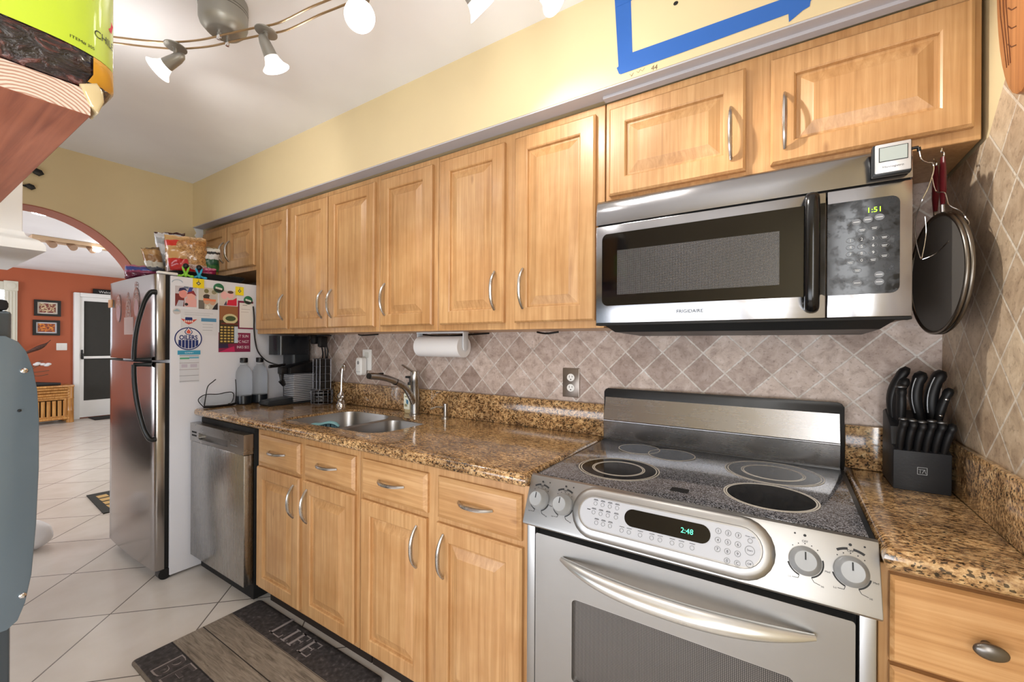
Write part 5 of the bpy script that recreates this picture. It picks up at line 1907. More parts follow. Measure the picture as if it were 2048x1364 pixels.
for (y0, y1, z0, z1, nm_) in ((-0.632, -0.577, 1.603, 1.656, 'nearer the fridge door'), (-0.410, -0.364, 1.583, 1.635, 'farther from the fridge door')):
    yc, zc = 0.5, 0.5
    card('square_magnet', y0, y1, z0, z1, (238, 214, 30), [('p', (60, 62, 60), [(0.5, 0.28), (0.72, 0.5), (0.5, 0.72), (0.28, 0.5)]), ('o', (200, 196, 150), (0.5, 0.5, 0.1, 0.1)), ('r', (60, 62, 60), (0.48, 0.52, 0.72, 0.92))],
         'yellow square magnet with a dark diamond, %s' % nm_, 'magnet', 0.0022, 'yellow square magnets', 0.002)
for (yc, zc, r, nm_) in ((-0.502, 1.614, 0.028, 'above the photos'), (-0.338, 1.557, 0.026, 'on the cream note')):
    b = MB()
    F = SF(b, 0.003)
    b.m = 0
    F.disc(yc, zc, r, None, 0, 0.004, 32, 0.0015)
    b.m = 1
    F.poly([(yc - r * 0.98, zc - 0.006), (yc - r * 0.7, zc - r * 0.68), (yc, zc - r * 0.98), (yc + r * 0.7, zc - r * 0.68), (yc + r * 0.98, zc - 0.006)], 0.004, 0.0043)
    b.m = 2
    for i in range(5):
        F.disc(yc + r * (-0.5 + 0.25 * i), zc + 0.001 - 0.0015 * i, r * 0.15, r * 0.24, 0.0043, 0.0046, 10)
    single('round_magnet', b, [flat((40, 112, 76), 0.3), flat((34, 40, 38), 0.3), flat((222, 222, 214))], 'round green and black magnet %s on the fridge side' % nm_, 'magnet', 'round green magnets')
b = MB()
F = SF(b)
F.disc(-0.706, 1.463, 0.019, 0.017, 0, 0.001, 24)
b.m = 1
F.poly([(-0.724, 1.463), (-0.706, 1.478), (-0.689, 1.463)], 0.001, 0.0013)
single('pale_magnet', b, [flat((206, 200, 200)), flat((150, 178, 192))], 'small pale round magnet near the fridge door edge, by the letter', 'magnet')
b = MB()
F = SF(b)
F.ring(-0.703, 1.618, 0.027, 0.023, 0.004, 0, 0.0012, 14, math.radians(20), math.radians(170))
single('arc_magnet', b, flat((166, 182, 196)), 'pale arc magnet at the top front corner of the fridge side', 'magnet')
# hockey logo magnet
lg = thing('hockey_magnet', 'round white, blue and orange hockey team magnet on the fridge side', 'magnet', (SX, -0.650, 1.247))
NAVY, ORG, WHT = flat((30, 48, 110)), flat((214, 92, 70)), flat((226, 226, 232))
b = MB()
F = SF(b)
cy_, cz_, R1, R2 = -0.651, 1.312, 0.066, 0.064
b.m = 0
F.disc(cy_, cz_, R1, R2, 0, 0.0015, 48)
b.m = 1
F.ring(cy_, cz_, R1, R2, 0.0055, 0.0015, 0.002, 56)
obj('disc', b, [WHT, NAVY], lg)
b = MB()
F = SF(b)
drop = [(cy_ + 0.017 * math.sin(t) * (1 if math.cos(t) < 0.3 else (1 - math.cos(t)) / 0.7 * 1.0), cz_ + 0.045 - 0.0185 * (-math.cos(t) if False else -math.cos(t) * 1.0)) for t in [2 * math.pi * i / 28 for i in range(28)]]


def dropshape(s, cz):
    P = []
    for i in range(28):
        t = 2 * math.pi * i / 28
        k_ = math.cos(t)
        w = math.sin(t) * (0.013 if k_ < 0 else 0.013 * (1 - k_) ** 0.8)
        P.append((cy_ + s * w, cz + s * (0.020 * k_ if k_ > 0 else 0.013 * k_)))
    return P


b.m = 0
F.poly(dropshape(1.45, cz_ + 0.040), 0.0021, 0.0024)
b.m = 1
F.poly(dropshape(1.15, cz_ + 0.040), 0.0024, 0.0027)
b.m = 2
F.poly(dropshape(0.8, cz_ + 0.039), 0.0027, 0.003)
obj('drop', b, [NAVY, WHT, ORG], lg)
b = MB()
F = SF(b)
F.text('OILERS', 0.034, cy_, cz_ - 0.004, 'C', 0.0021, 0.82, 0, 0.03)
obj('lettering', b, NAVY, lg)
b = MB()
F = SF(b)
for i in range(6):
    y0 = cy_ - 0.047 + 0.0162 * i
    y1 = y0 + 0.013
    q = lambda y: cz_ - R2 * math.sqrt(max(0.02, 1 - ((y - cy_) / R1) ** 2)) + 0.009
    F.poly([(y0, cz_ - 0.007), (y0, q(y0)), (y1, q(y1)), (y1, cz_ - 0.007)], 0.0016, 0.0022)
obj('stripe', b, NAVY, lg)
b = MB()
F = SF(b)
b.m = 0
F.poly([(-0.687, 1.424), (-0.668, 1.402), (-0.65, 1.392), (-0.632, 1.402), (-0.610, 1.424), (-0.64, 1.418), (-0.65, 1.414), (-0.66, 1.418)], 0, 0.002)
b.m = 1
F.rrect(-0.667, -0.633, 1.414, 1.433, 0.004, 0, 0.0022)
b.m = 2
for i in range(5):
    F.rect(-0.672 + 0.009 * i, -0.666 + 0.009 * i, 1.405, 1.416, 0.0022, 0.0026)
single('winged_magnet', b, [flat((206, 78, 64)), NAVY, flat((230, 206, 196))], 'small red winged emblem magnet just above the hockey magnet', 'magnet')
card('schedule_magnet', -0.693, -0.600, 1.066, 1.222, (214, 216, 222),
     [('r', (86, 170, 130), (0.02, 0.5, 0.84, 0.9)), ('r', (110, 176, 200), (0.5, 1.0, 0.86, 0.92)), ('r', (120, 118, 124), (0, 1, 0.955, 0.97)), ('r', (140, 128, 132), (0, 1, 0.70, 0.712)), ('r', (150, 130, 130), (0, 1, 0.46, 0.472)), ('r', (120, 118, 124), (0, 1, 0.24, 0.252)), ('r', (120, 118, 124), (0, 1, 0.04, 0.052)),
      ('r', (196, 190, 204), (0.1, 0.4, 0.54, 0.66)), ('r', (196, 190, 204), (0.55, 0.9, 0.54, 0.66))],
     'tall white schedule magnet with coloured rows under the hockey magnet', 'magnet')
card('header_magnet', -0.702, -0.593, 1.2225, 1.246, (62, 156, 190), [('t', (214, 232, 240), ('SUMMIT', 0.5, 0.5, 0.28))], 'turquoise strip magnet with white word above the schedule', 'magnet', 0.0012)

# clear stickers on the freezer door front
FY = -0.8105


def FF(mb):
    return Flat(mb, (0, FY, 0), (1, 0, 0), (0, 0, 1))


STK = mat('clear_sticker', (206, 190, 186), 0.25, alpha=0.3)
STK2 = mat('sticker_line', (150, 92, 74), 0.4)
for cx, cz, kind, lb in ((-2.770, 1.515, 0, 'oval snow globe sticker on the freezer door, nearest its outer edge'), (-2.600, 1.520, 1, 'tree shaped brown line sticker on the freezer door, in the middle'), (-2.470, 1.535, 2, 'snow globe figure sticker on the freezer door beside the handle')):
    b = MB()
    F = FF(b)
    b.m = 0
    if kind == 1:
        F.poly([(cx - 0.045, cz - 0.085), (cx + 0.045, cz - 0.085), (cx + 0.038, cz - 0.02), (cx + 0.025, cz + 0.03), (cx, cz + 0.065), (cx - 0.025, cz + 0.03), (cx - 0.038, cz - 0.02)], 0, 0.0006)
        b.m = 1
        for e in range(7):
            F.ring(cx + 0.018 * math.sin(e * 2.1), cz - 0.068 + 0.019 * e, 0.028 - 0.003 * e, 0.013, 0.003, 0.0006, 0.0012, 16)
    else:
        F.disc(cx, cz - 0.02, 0.045, 0.085, 0, 0.0006, 32)
        b.m = 1
        F.ring(cx, cz - 0.02, 0.045, 0.085, 0.003, 0.0006, 0.0012, 40)
        F.ring(cx, cz + 0.035, 0.030, 0.022, 0.003, 0.0006, 0.0012, 28)
        F.ring(cx, cz + 0.020, 0.036, 0.016, 0.003, 0.0006, 0.0012, 28)
        if kind == 2:
            F.ring(cx, cz + 0.078, 0.020, 0.020, 0.003, 0.0006, 0.0012, 24)
            F.disc(cx - 0.008, cz + 0.080, 0.004, None, 0.0006, 0.0012, 8)
            F.disc(cx + 0.008, cz + 0.080, 0.004, None, 0.0006, 0.0012, 8)
        b.m = 2
        F.disc(cx + 0.004, cz - 0.050, 0.032, 0.048, 0.0006, 0.0009, 28)
    single('door_sticker', b, [STK, STK2, mat('sticker_silver', (186, 184, 196), 0.2, 0.5)], lb, 'sticker', 'stickers on the freezer door')
b = MB()
F = FF(b)
F.rect(-2.665, -2.515, 1.335, 1.435, 0, 0.0006)
single('clear_sheet', b, mat('sheet_translucent', (216, 200, 198), 0.3, alpha=0.45), 'translucent sheet stuck on the freezer door below the stickers', 'paper')
b = MB()
F = Flat(b, (0, FY + 0.004, 0), (1, 0, 0), (0, 0, 1))
F.rrect(-2.945, -2.885, 1.505, 1.555, 0.006, 0, 0.008, 0.002)
single('tan_magnet', b, flat((196, 140, 84), 0.35), 'small tan square magnet on the outer edge of the freezer door', 'magnet')

# ------------------------------------------------------------------ bags and clips on top of the fridge
FT = 1.658


def snack_bag(c, w, h, d, rot, m, label, seed, name='snack_bag', grp='snack bags on top of the fridge', lay=0):
    """a puffed bag with crimped ends; local x width, z height, y depth; rot: Matrix"""
    b = MB()
    nu, nv = 18, 22
    G = {}
    for side in (-1, 1):
        for i in range(nu + 1):
            for j in range(nv + 1):
                u, v = -1 + 2 * i / nu, -1 + 2 * j / nv
                t = (1 - abs(u) ** 3.2) * (1 - abs(v) ** 4) if abs(v) < 0.9 else 0.0
                t = max(t, 0) ** 0.6
                nz = noise.noise(Vector((u * 2.3 + seed, v * 2.9, side * 3.1)))
                n2 = noise.noise(Vector((u * 6 + seed * 2, v * 7, side * 5.1)))
                y = side * (d / 2) * t * (1 + 0.35 * nz) + 0.004 * n2 + 0.006 * math.sin(v * 3 + seed) * 1.0 + side * 0.0008
                x = u * w / 2 * (1 - 0.06 * t) + 0.004 * nz
                z = v * h / 2 + 0.006 * noise.noise(Vector((u * 3 + seed, v, 9.0)))
                G[side, i, j] = b.bm.verts.new(Vector(c) + rot @ Vector((x, y, z)))
    for side in (-1, 1):
        for i in range(nu):
            for j in range(nv):
                b._f([G[side, i, j], G[side, i + 1, j], G[side, i + 1, j + 1], G[side, i, j + 1]])
    per = [(i, 0) for i in range(nu)] + [(nu, j) for j in range(nv)] + [(nu - i, nv) for i in range(nu)] + [(0, nv - j) for j in range(nv)]
    for (i, j), (k_, l_) in zip(per, per[1:] + per[:1]):
        b._f([G[-1, i, j], G[-1, k_, l_], G[1, k_, l_], G[1, i, j]])
    return single(name, b, m, label, 'snack bag', grp, None, 80)


def R_(yaw, pitch=0, roll=0):
    return Matrix.Rotation(math.radians(yaw), 3, 'Z') @ Matrix.Rotation(math.radians(pitch), 3, 'X') @ Matrix.Rotation(math.radians(roll), 3, 'Y')


tr = thing('baking_tray', 'dark metal tray under the snack bags on top of the fridge', 'tray', (-2.55, -0.50, FT))
b = MB()
L = [[(x, y, z) for x, y in rr(-2.86 + e, -2.26 - e, -0.70 + e, -0.32 - e, 0.03, 4)] for e, z in ((0.03, FT + 0.0006), (0.0, FT + 0.040), (0.004, FT + 0.041), (0.032, FT + 0.004))]
b.loops(L)
obj('pan', b, mat('tray_dark', (30, 28, 28), 0.45, 0.3), tr)
b = MB()
b.tube([(-2.262, -0.42, FT + 0.036), (-2.24, -0.42, FT + 0.036), (-2.24, -0.36, FT + 0.036), (-2.262, -0.36, FT + 0.036)], 0.005, 8)
obj('handle', b, BLACKM, tr)
YW = 62
pret = banded('pretzel_print', [(0.0, (214, 196, 182)), (0.12, (204, 40, 42)), (0.42, (206, 160, 104)), (0.72, (206, 48, 40)), (0.86, (206, 164, 108))], 2, 0.3, 0.03, 0.5, 6.0, [(0.0, (222, 200, 196)), (0.30, (206, 160, 104)), (0.78, (196, 140, 80)), (0.9, (206, 164, 108))], (0.28, 0.70))
k = MATS['pretzel_print']
snack_bag((-2.42, -0.590, FT + 0.150), 0.20, 0.235, 0.085, R_(YW, 14), pret, 'big clear bag of pretzels with red bands, front of the pile on the fridge', 1.3)
snack_bag((-2.56, -0.615, FT + 0.205), 0.15, 0.20, 0.06, R_(YW + 6, 10, -6), banded('silver_maroon_print', [(0, (150, 150, 152)), (0.35, (206, 206, 210)), (0.62, (170, 172, 176)), (0.78, (214, 214, 218)), (0.92, (70, 34, 32))], 2, 0.25, 0.1),
          'silver snack bag with dark top edge at the back left of the fridge pile', 2.1)
snack_bag((-2.53, -0.545, FT + 0.200), 0.17, 0.165, 0.06, R_(YW - 5, 12, 8), banded('maroon_green_print', [(0, (150, 176, 60)), (0.42, (206, 206, 150)), (0.52, (92, 34, 40)), (0.78, (120, 60, 56)), (0.88, (60, 26, 30))], 2, 0.28, 0.12),
          'maroon and lime snack bag behind the pretzels on the fridge', 3.4)
snack_bag((-2.40, -0.474, FT + 0.130), 0.095, 0.19, 0.06, R_(YW, 8, 4), banded('green_black_print', [(0, (196, 160, 70)), (0.2, (58, 110, 60)), (0.42, (30, 84, 62)), (0.58, (216, 218, 220)), (0.74, (40, 40, 44)), (0.82, (226, 226, 222)), (0.94, (150, 140, 110))], 2, 0.3, 0.05),
          'green, black and white snack bag leaning by the cabinet on the fridge', 4.2)
snack_bag((-2.62, -0.745, FT + 0.0475), 0.15, 0.085, 0.07, R_(YW, 6), banded('purple_blue_print', [(0, (96, 34, 60)), (0.45, (140, 60, 96)), (0.60, (60, 74, 150)), (0.85, (196, 120, 150))], 2, 0.22, 0.1),
          'small purple and blue snack bag at the front left end of the fridge top', 5.0)
snack_bag((-2.58, -0.700, FT + 0.125), 0.085, 0.15, 0.05, R_(YW + 10, 8, -12), banded('tan_grey_print', [(0, (90, 92, 100)), (0.25, (196, 190, 176)), (0.45, (150, 110, 70)), (0.7, (186, 146, 96)), (0.9, (120, 96, 66))], 2, 0.3, 0.1),
          'narrow tan and grey snack bag between the purple bag and the pretzels', 6.6)
snack_bag((-2.36, -0.505, FT + 0.050), 0.09, 0.075, 0.05, R_(YW, 0), banded('magenta_print', [(0, (110, 24, 60)), (0.5, (160, 40, 84)), (0.8, (200, 110, 140))], 2, 0.25, 0.12),
          'small magenta snack bag below the green bag on the fridge', 7.7)


def bag_clip(x, y, m, label):
    t = thing('bag_clip', label, 'clip', (x, y, FT), 'bag clips on the fridge')
    b = MB()
    u = Vector((0.35, 0.94, 0)).normalized()
    c = Vector((x, y, FT))
    for s_ in (-1, 1):
        b.tube(crom([c + u * (0.028 * s_) + Vector((0, 0, 0.008)), c + u * (0.012 * s_) + Vector((0, 0, 0.014)), c + u * (0.003 * s_) + Vector((0, 0, 0.022)), c + u * (0.010 * s_) + Vector((0, 0, 0.045)), c + u * (0.013 * s_) + Vector((0, 0, 0.062))], 5), 0.0058, 8)
        b.ball(c + u * (0.028 * s_) + Vector((0, 0, 0.0085)), (0.011, 0.011, 0.008), 12, 8)
    b.ball(c + Vector((0, 0, 0.018)), (0.011, 0.011, 0.014), 12, 8)
    obj('body', b, m, t, 60)
    b = MB()
    b.ball(c + Vector((0, 0, 0.066)), (0.015, 0.015, 0.016), 16, 10)
    obj('grip', b, BLACK, t, 60)


bag_clip(-2.245, -0.655, mat('lime_plastic', (140, 206, 60), 0.35), 'lime green bag clip with black ball on the fridge edge')
bag_clip(-2.245, -0.590, mat('sky_plastic', (56, 168, 206), 0.35), 'sky blue bag clip with black ball on the fridge edge')
# white torn patch on the wall by the soffit end
b = MB()
b.prism([(XL + 0.0006, p, q) for p, q in [(-0.345, 2.118), (-0.288, 2.118), (-0.285, 2.07), (-0.30, 2.055), (-0.305, 2.03), (-0.325, 2.025), (-0.33, 2.05), (-0.342, 2.065), (-0.33, 2.085)]], (0.003, 0, 0))
single('plaster_patch', b, WHITE_P, 'small white plaster patch where the soffit meets the arch wall', 'plaster patch')

# ------------------------------------------------------------------ track light
ZR = 2.302
tl = thing('track_light', 'curved two-rail ceiling track light with lit spot heads', 'ceiling light', (-0.97, -1.0, 2.3))
b = MB()
b.lathe([(0.068, 2.436), (0.070, 2.43), (0.070, 2.355), (0.066, 2.342), (0.050, 2.324), (0.044, 2.321), (0.001, 2.321)], (-0.965, -1.005, 0), seg=40)
can = obj('canopy', b, mat('champagne_metal', (150, 149, 143), 0.42, 0.6), tl, 40)
b = MB()
for z in (2.393, 2.402):
    b.lathe([(0.0700, z - 0.001), (0.0706, z), (0.0700, z + 0.001)], (-0.965, -1.005, 0), seg=40, cap=False)
obj('groove', b, mat('groove_dark', (60, 56, 50), 0.5), can)
MID = crom([(-1.50, -1.42, ZR), (-1.36, -1.28, ZR), (-1.27, -1.195, ZR), (-1.20, -1.13, ZR), (-1.135, -1.08, ZR), (-1.04, -1.032, ZR), (-0.945, -1.0, ZR), (-0.84, -0.965, ZR), (-0.74, -0.93, ZR), (-0.60, -0.912, ZR), (-0.52, -0.898, ZR), (-0.36, -0.87, ZR), (-0.20, -0.82, ZR), (-0.06, -0.75, ZR), (0.06, -0.66, ZR)], 5)
RAILM = mat('rail_bronze', (176, 150, 118), 0.3, 0.9)
for s_ in (-1, 1):
    b = MB()
    P = []
    for i, p in enumerate(MID):
        d = (MID[min(i + 1, len(MID) - 1)] - MID[max(i - 1, 0)]).normalized()
        q = Vector((-d.y, d.x, 0))
        P.append(p + q * (0.016 * s_))
    b.tube(P, 0.0032, 8)
    obj('rail', b, RAILM, tl)
b = MB()
for s_ in (-1, 1):
    c = Vector((-0.965, -1.006, 0)) + Vector((-0.32, 0.947, 0)) * (0.016 * s_)
    b.cyl((c.x, c.y, 2.322), (c.x, c.y, 2.29), 0.005)
    b.box(c.x - 0.008, c.x + 0.008, c.y - 0.005, c.y + 0.005, 2.292, 2.312, 0.002)
obj('rail_clamp', b, CHROME, can)
SPT = mat('spot_grey', (150, 148, 142), 0.38, 0.6)


def near_mid(p):
    return min(range(len(MID)), key=lambda i: (MID[i] - Vector(p)).length)


def head(p, aim, energy, lit=30):
    i = near_mid(p)
    c = MID[i]
    d = (MID[i + 1] - MID[i - 1]).normalized()
    q = Vector((-d.y, d.x, 0))
    aim = Vector(aim).normalized()
    b = MB()
    # oval clip plate tilted across the rails
    n_ = Vector((0, 0, 1))
    e1 = q
    e2 = n_.cross(e1)
    b.prism([c + Vector((0, 0, -0.008)) + e1 * (0.036 * math.cos(t)) + e2 * (0.030 * math.sin(t)) for t in [2 * math.pi * k_ / 32 for k_ in range(32)]], n_ * 0.004, 0.001)
    b.cyl(c + Vector((0, 0, 0.006)), c + Vector((0, 0, -0.01)), 0.011, 0.009, 14)
    h = obj('spot_head', b, SPT, tl)
    piv = c + Vector((0, 0, -0.048))
    b = MB()
    b.cyl(c + Vector((0, 0, -0.008)), piv, 0.0065, 0.006, 14)
    b.lathe([(0.004, -0.034), (0.012, -0.026), (0.017, -0.008), (0.0195, 0.018), (0.021, 0.036), (0.001, 0.037)], piv, aim, 28)
    obj('holder', b, SPT, h, 50)
    b = MB()
    b.lathe([(0.021, 0.034), (0.0235, 0.044), (0.030, 0.058), (0.0415, 0.070), (0.0405, 0.0715), (0.029, 0.060), (0.0225, 0.046), (0.019, 0.037)], piv, aim, 36, cap=False)
    obj('shade', b, FROST, h, 60)
    b = MB()
    b.lathe([(0.006, 0.04), (0.017, 0.044), (0.021, 0.055), (0.0225, 0.065), (0.001, 0.0665)], piv, aim, 28)
    obj('bulb', b, BULB, h, 60)
    l = bpy.data.lights.new('spot_lamp', 'SPOT')
    l.energy = energy
    l.spot_size = math.radians(80)
    l.spot_blend = 0.7
    l.color = (1.0, 0.95, 0.87)
    l.shadow_soft_size = 0.02
    o = bpy.data.objects.new('spot_lamp', l)
    COL.objects.link(o)
    o.location = piv + aim * 0.085
    o.rotation_euler = aim.to_track_quat('-Z', 'Y').to_euler()
    # the frosted shade also glows to all sides
    l = bpy.data.lights.new('shade_glow', 'POINT')
    l.energy, l.color, l.shadow_soft_size = 1.1, (1.0, 0.97, 0.94), 0.045
    o = bpy.data.objects.new('shade_glow', l)
    COL.objects.link(o)
    o.location = piv + aim * 0.09


head((-1.36, -1.28, ZR), (-0.33, 0.9, -0.12), 9)
head((-1.135, -1.08, ZR), (-0.7, -0.45, -0.48), 6)
head((-0.80, -0.95, ZR), (0.10, 0.42, -0.9), 14)
head((-0.44, -0.885, ZR), (0.6, -0.35, -0.75), 6)
head((-0.11, -0.78, ZR), (0.18, 0.55, -0.45), 9)
head((0.04, -0.68, ZR), (0.9, 0.17, -0.85), 34)

# ------------------------------------------------------------------ near left: shelf, bag of chillies, white cabinet, dark appliance
PX, PY, PZ = -0.205, -1.490, 1.607
sh = thing('pantry_shelf', 'thick red-stained wooden shelf end close at the upper left', 'shelf', (-0.7, -1.65, PZ))
b = MB()
b.box(PX - 1.0, PX, PY - 0.30, PY, PZ, PZ + 0.036, 0.001, 1)
obj('plank', b, PINE, sh)
k = NT('end_grain')
w_ = k.n('TexWave', _wave_type='RINGS', _rings_direction='X', Vector=k.coords(loc=(0, -0.105, 0.03), scale=(1, 1, 1.3)), Scale=58.0, Distortion=2.2, Detail=2.0)
w_.inputs['Detail Scale'].default_value = 1.2
k.set('Base Color', k.ramp(w_.outputs['Fac'], [(0.12, (158, 122, 104)), (0.45, (196, 168, 152)), (0.9, (208, 186, 172))]))
k.set('Roughness', 0.6)
b = MB()
b.box(PX + 0.0002, PX + 0.0015, PY - 0.30, PY - 0.0005, PZ + 0.0008, PZ + 0.0355)
obj('cut_end', b, k.m, sh)
# bag of dried chillies
bgx, bgy, bgz = PX - 0.055, PY - 0.066, PZ + 0.0365
cbg = thing('chili_bag', 'clear bag of dark dried chillies with a lime green label on the shelf end', 'food bag', (bgx, bgy, bgz))


def bagring(h):
    s_ = 1.0
    if h < 0.02:
        s_ = 0.86 + 0.14 * math.sin(h / 0.02 * math.pi / 2)
    return [(0.072 * s_ * (abs(math.cos(t)) ** 0.75) * (1 if math.cos(t) > 0 else -1), 0.098 * s_ * (abs(math.sin(t)) ** 0.8) * (1 if math.sin(t) > 0 else -1)) for t in [2 * math.pi * i / 48 for i in range(48)]]


def bag_surface(zs, grow, m, name, t0=None, t1=None):
    b = MB()
    L = []
    for h in zs:
        P = []
        for i, (x, y) in enumerate(bagring(h)):
            w1 = 0.004 * noise.noise(Vector((x * 30, y * 30, h * 24)))
            P.append((bgx + x * (1 + grow + w1 * 6), bgy + y * (1 + grow + w1 * 6), bgz + h))
        L.append(P)
    b.loops(L)
    return obj(name, b, m, cbg, 60)


kd = NT('dried_chilli')
nz = kd.n('TexNoise', Vector=kd.coords(scale=(1, 1, 2.2)), Scale=34.0, Detail=5.0, Distortion=1.6).outputs['Fac']
kd.set('Base Color', kd.ramp(nz, [(0.36, (12, 10, 14)), (0.50, (34, 24, 30)), (0.60, (84, 40, 36)), (0.72, (128, 96, 96))]))
kd.set('Roughness', 0.22)
kd.set('Coat Weight', 0.8)
kd.set('Coat Roughness', 0.06)
kd.bump(nz, 1.0, 0.012)
bag_surface([0.0006, 0.008, 0.02, 0.04, 0.06, 0.1, 0.16, 0.22, 0.27], 0.0, kd.m, 'chillies')
kl = NT('chili_label')
tc = kl.t.nodes.new('ShaderNodeTexCoord')
kl.set('Base Color', lin((176, 198, 50)))
kl.set('Roughness', 0.35)
kl.set('Coat Weight', 0.5)
b = MB()
LZ0, LZ1 = 0.046, 0.165
i0, i1 = -20, 9
L = []
for h in (LZ0, 0.07, 0.10, 0.13, LZ1):
    P = []
    rg_ = bagring(h)
    for i in range(i0, i1 + 1):
        x, y = rg_[i % 48]
        dz = -0.018 * max(0, (i - 2)) / 5 * 0
        P.append((bgx + x * 1.02, bgy + y * 1.02, bgz + h + dz))
    L.append(P)
R = [[b.bm.verts.new(p) for p in l] for l in L]
for r1, r2 in zip(R[:-1], R[1:]):
    for i in range(len(r1) - 1):
        b._f([r1[i], r1[i + 1], r2[i + 1], r2[i]])
obj('label', b, kl.m, cbg, 60)
yk = mat('golden_bag', (206, 150, 40), 0.25, coat=0.6)
b = MB()
for (a0, a1) in ((7, 15),):
    L = []
    for h in (0.0006, 0.02, 0.06, 0.12, 0.2, 0.27):
        L.append([(bgx + bagring(h)[i][0] * 1.012, bgy + bagring(h)[i][1] * 1.012, bgz + h) for i in range(a0, a1 + 1)])
    R = [[b.bm.verts.new(p) for p in l] for l in L]
    for r1, r2 in zip(R[:-1], R[1:]):
        for i in range(len(r1) - 1):
            b._f([r1[i], r1[i + 1], r2[i + 1], r2[i]])
L = []
for h in (0.0008, 0.02, 0.045):
    L.append([(bgx + bagring(h)[i][0] * 1.016 + 0.001, bgy + bagring(h)[i][1] * 1.016, bgz + h) for i in range(5, 16)])
R = [[b.bm.verts.new(p) for p in l] for l in L]
for r1, r2 in zip(R[:-1], R[1:]):
    for i in range(len(r1) - 1):
        b._f([r1[i], r1[i + 1], r2[i + 1], r2[i]])
obj('side_gusset', b, yk, cbg, 60)


def on_bag(idx, h, grow=1.028):
    """a point of the bag's +x face and the tangents there"""
    f = idx % 48
    i = int(math.floor(f)) % 48
    j = (i + 1) % 48
    t = f - math.floor(f)
    g = bagring(h)
    x, y = g[i][0] * (1 - t) + g[j][0] * t, g[i][1] * (1 - t) + g[j][1] * t
    return Vector((bgx + x * grow, bgy + y * grow, bgz + h))


b = MB()


def bag_text(txt, size, idx, h):
    V, F_ = glyphs(txt)
    per = 0.0105
    vs = []
    for v in V:
        vs.append(b.bm.verts.new(on_bag(idx + v.x * size / per, h + v.y * size)))
    for f in F_:
        b._f([vs[i] for i in f])


bag_text('CHILE', 0.0145, 5.0, 0.076)
bag_text('ITEM# 305', 0.0058, 2.6, 0.055)
obj('lettering', b, INK, cbg)
b = MB()
bag_shapes = []


def bag_oval(idx, h, ri, rh, grow, seg=24):
    c0 = b.bm.verts.new(on_bag(idx, h, grow))
    ring = [b.bm.verts.new(on_bag(idx + ri * math.cos(2 * math.pi * i / seg), h + rh * math.sin(2 * math.pi * i / seg), grow)) for i in range(seg)]
    for i in range(seg):
        b._f([c0, ring[i], ring[(i + 1) % seg]])


for idx in (-8.2, 0.6):
    b.m = 0
    bag_oval(idx, 0.142, 4.0, 0.036, 1.024)
    b.m = 1
    bag_oval(idx, 0.143, 3.4, 0.031, 1.027)
    b.m = 2
    bag_oval(idx, 0.146, 2.7, 0.026, 1.030)
b.m = 1
q0 = [b.bm.verts.new(on_bag(i_, h_, 1.031)) for i_, h_ in ((4.6, 0.126), (8.0, 0.098), (8.6, 0.112), (5.6, 0.146))]
b._f(q0)
obj('print', b, [flat((170, 196, 214)), flat((196, 44, 64)), flat((206, 190, 140))], cbg)
b = MB()
b.loops([[(bgx + x * g_, bgy + y * g_, bgz + h) for x, y in bagring(0.1)] for h, g_ in ((0.27, 1.0), (0.30, 0.8), (0.33, 0.5), (0.36, 0.15))], capa=False)
obj('bag_top', b, mat('bag_plastic', (226, 214, 190), 0.15, coat=0.6), cbg, 60)
b = MB()
b.prism([(PX + 0.004, PY + 0.002 + p, PZ + 0.010 + q) for p, q in [(-0.014, 0.030), (0.004, 0.040), (0.011, 0.030), (0.012, 0.016), (0.006, -0.002), (-0.004, 0.004), (-0.010, 0.018)]], (-0.04, 0, 0), 0.004)
obj('bag_corner', b, mat('bag_clear_corner', (190, 172, 132), 0.12, coat=0.8), cbg, 60)

# white cabinet with a moulded bottom ledge
wc = thing('white_cabinet', 'white cabinet end with rounded bottom ledge under the wooden shelf', 'cabinet', (-1.6, -1.6, 1.567))
b = MB()
EX, EY, EZ = -1.290, -1.353, 1.567
b.box(EX - 0.6, EX - 0.040, EY - 0.45, EY - 0.042, EZ + 0.050, 2.40, 0.004)
obj('body', b, WHITE_P, wc)
b = MB()
for k_ in (0,):
    L = []
    for e, z in ((0.0, EZ), (0.0, EZ + 0.014), (0.004, EZ + 0.024), (0.014, EZ + 0.034), (0.028, EZ + 0.040), (0.036, EZ + 0.046), (0.040, EZ + 0.058)):
        L.append([(EX - 0.62, EY - 0.47, z), (EX - e, EY - 0.47, z), (EX - e, EY - e, z), (EX - 0.62, EY - e, z)])
    b.loops(L)
obj('ledge', b, WHITE_P, wc)
# dark appliance
da = thing('dark_appliance', 'dark grey metal appliance with curved bolted side panel at the left edge', 'appliance', (-1.3, -1.6, 0))
AXX = -1.080
SLATE = mat('slate_enamel', (98, 114, 126), 0.34, 0.35, coat=0.4)
b = MB()
b.box(AXX - 0.55, AXX - 0.002, -1.95, -1.4475, 0.02, 1.370, 0.008)
obj('body', b, mat('appliance_black', (70, 80, 88), 0.25, 0.5, coat=0.3), da)
b = MB()
b.box(AXX - 0.54, AXX - 0.004, -1.94, -1.452, 1.3705, 1.400, 0.010)
obj('lid', b, BLACKM, da)
b = MB()
P = [(-1.60, 0.545), (-1.455, 0.545), (-1.437, 0.56), (-1.424, 0.60), (-1.413, 0.67), (-1.405, 0.80), (-1.4005, 0.95), (-1.4005, 1.08), (-1.404, 1.16), (-1.412, 1.22), (-1.424, 1.265), (-1.438, 1.29), (-1.46, 1.305), (-1.60, 1.305)]
b.prism([(AXX - 0.001, p, q) for p, q in P], (0.012, 0, 0), 0.003)
sp_ = obj('side_panel', b, SLATE, da)
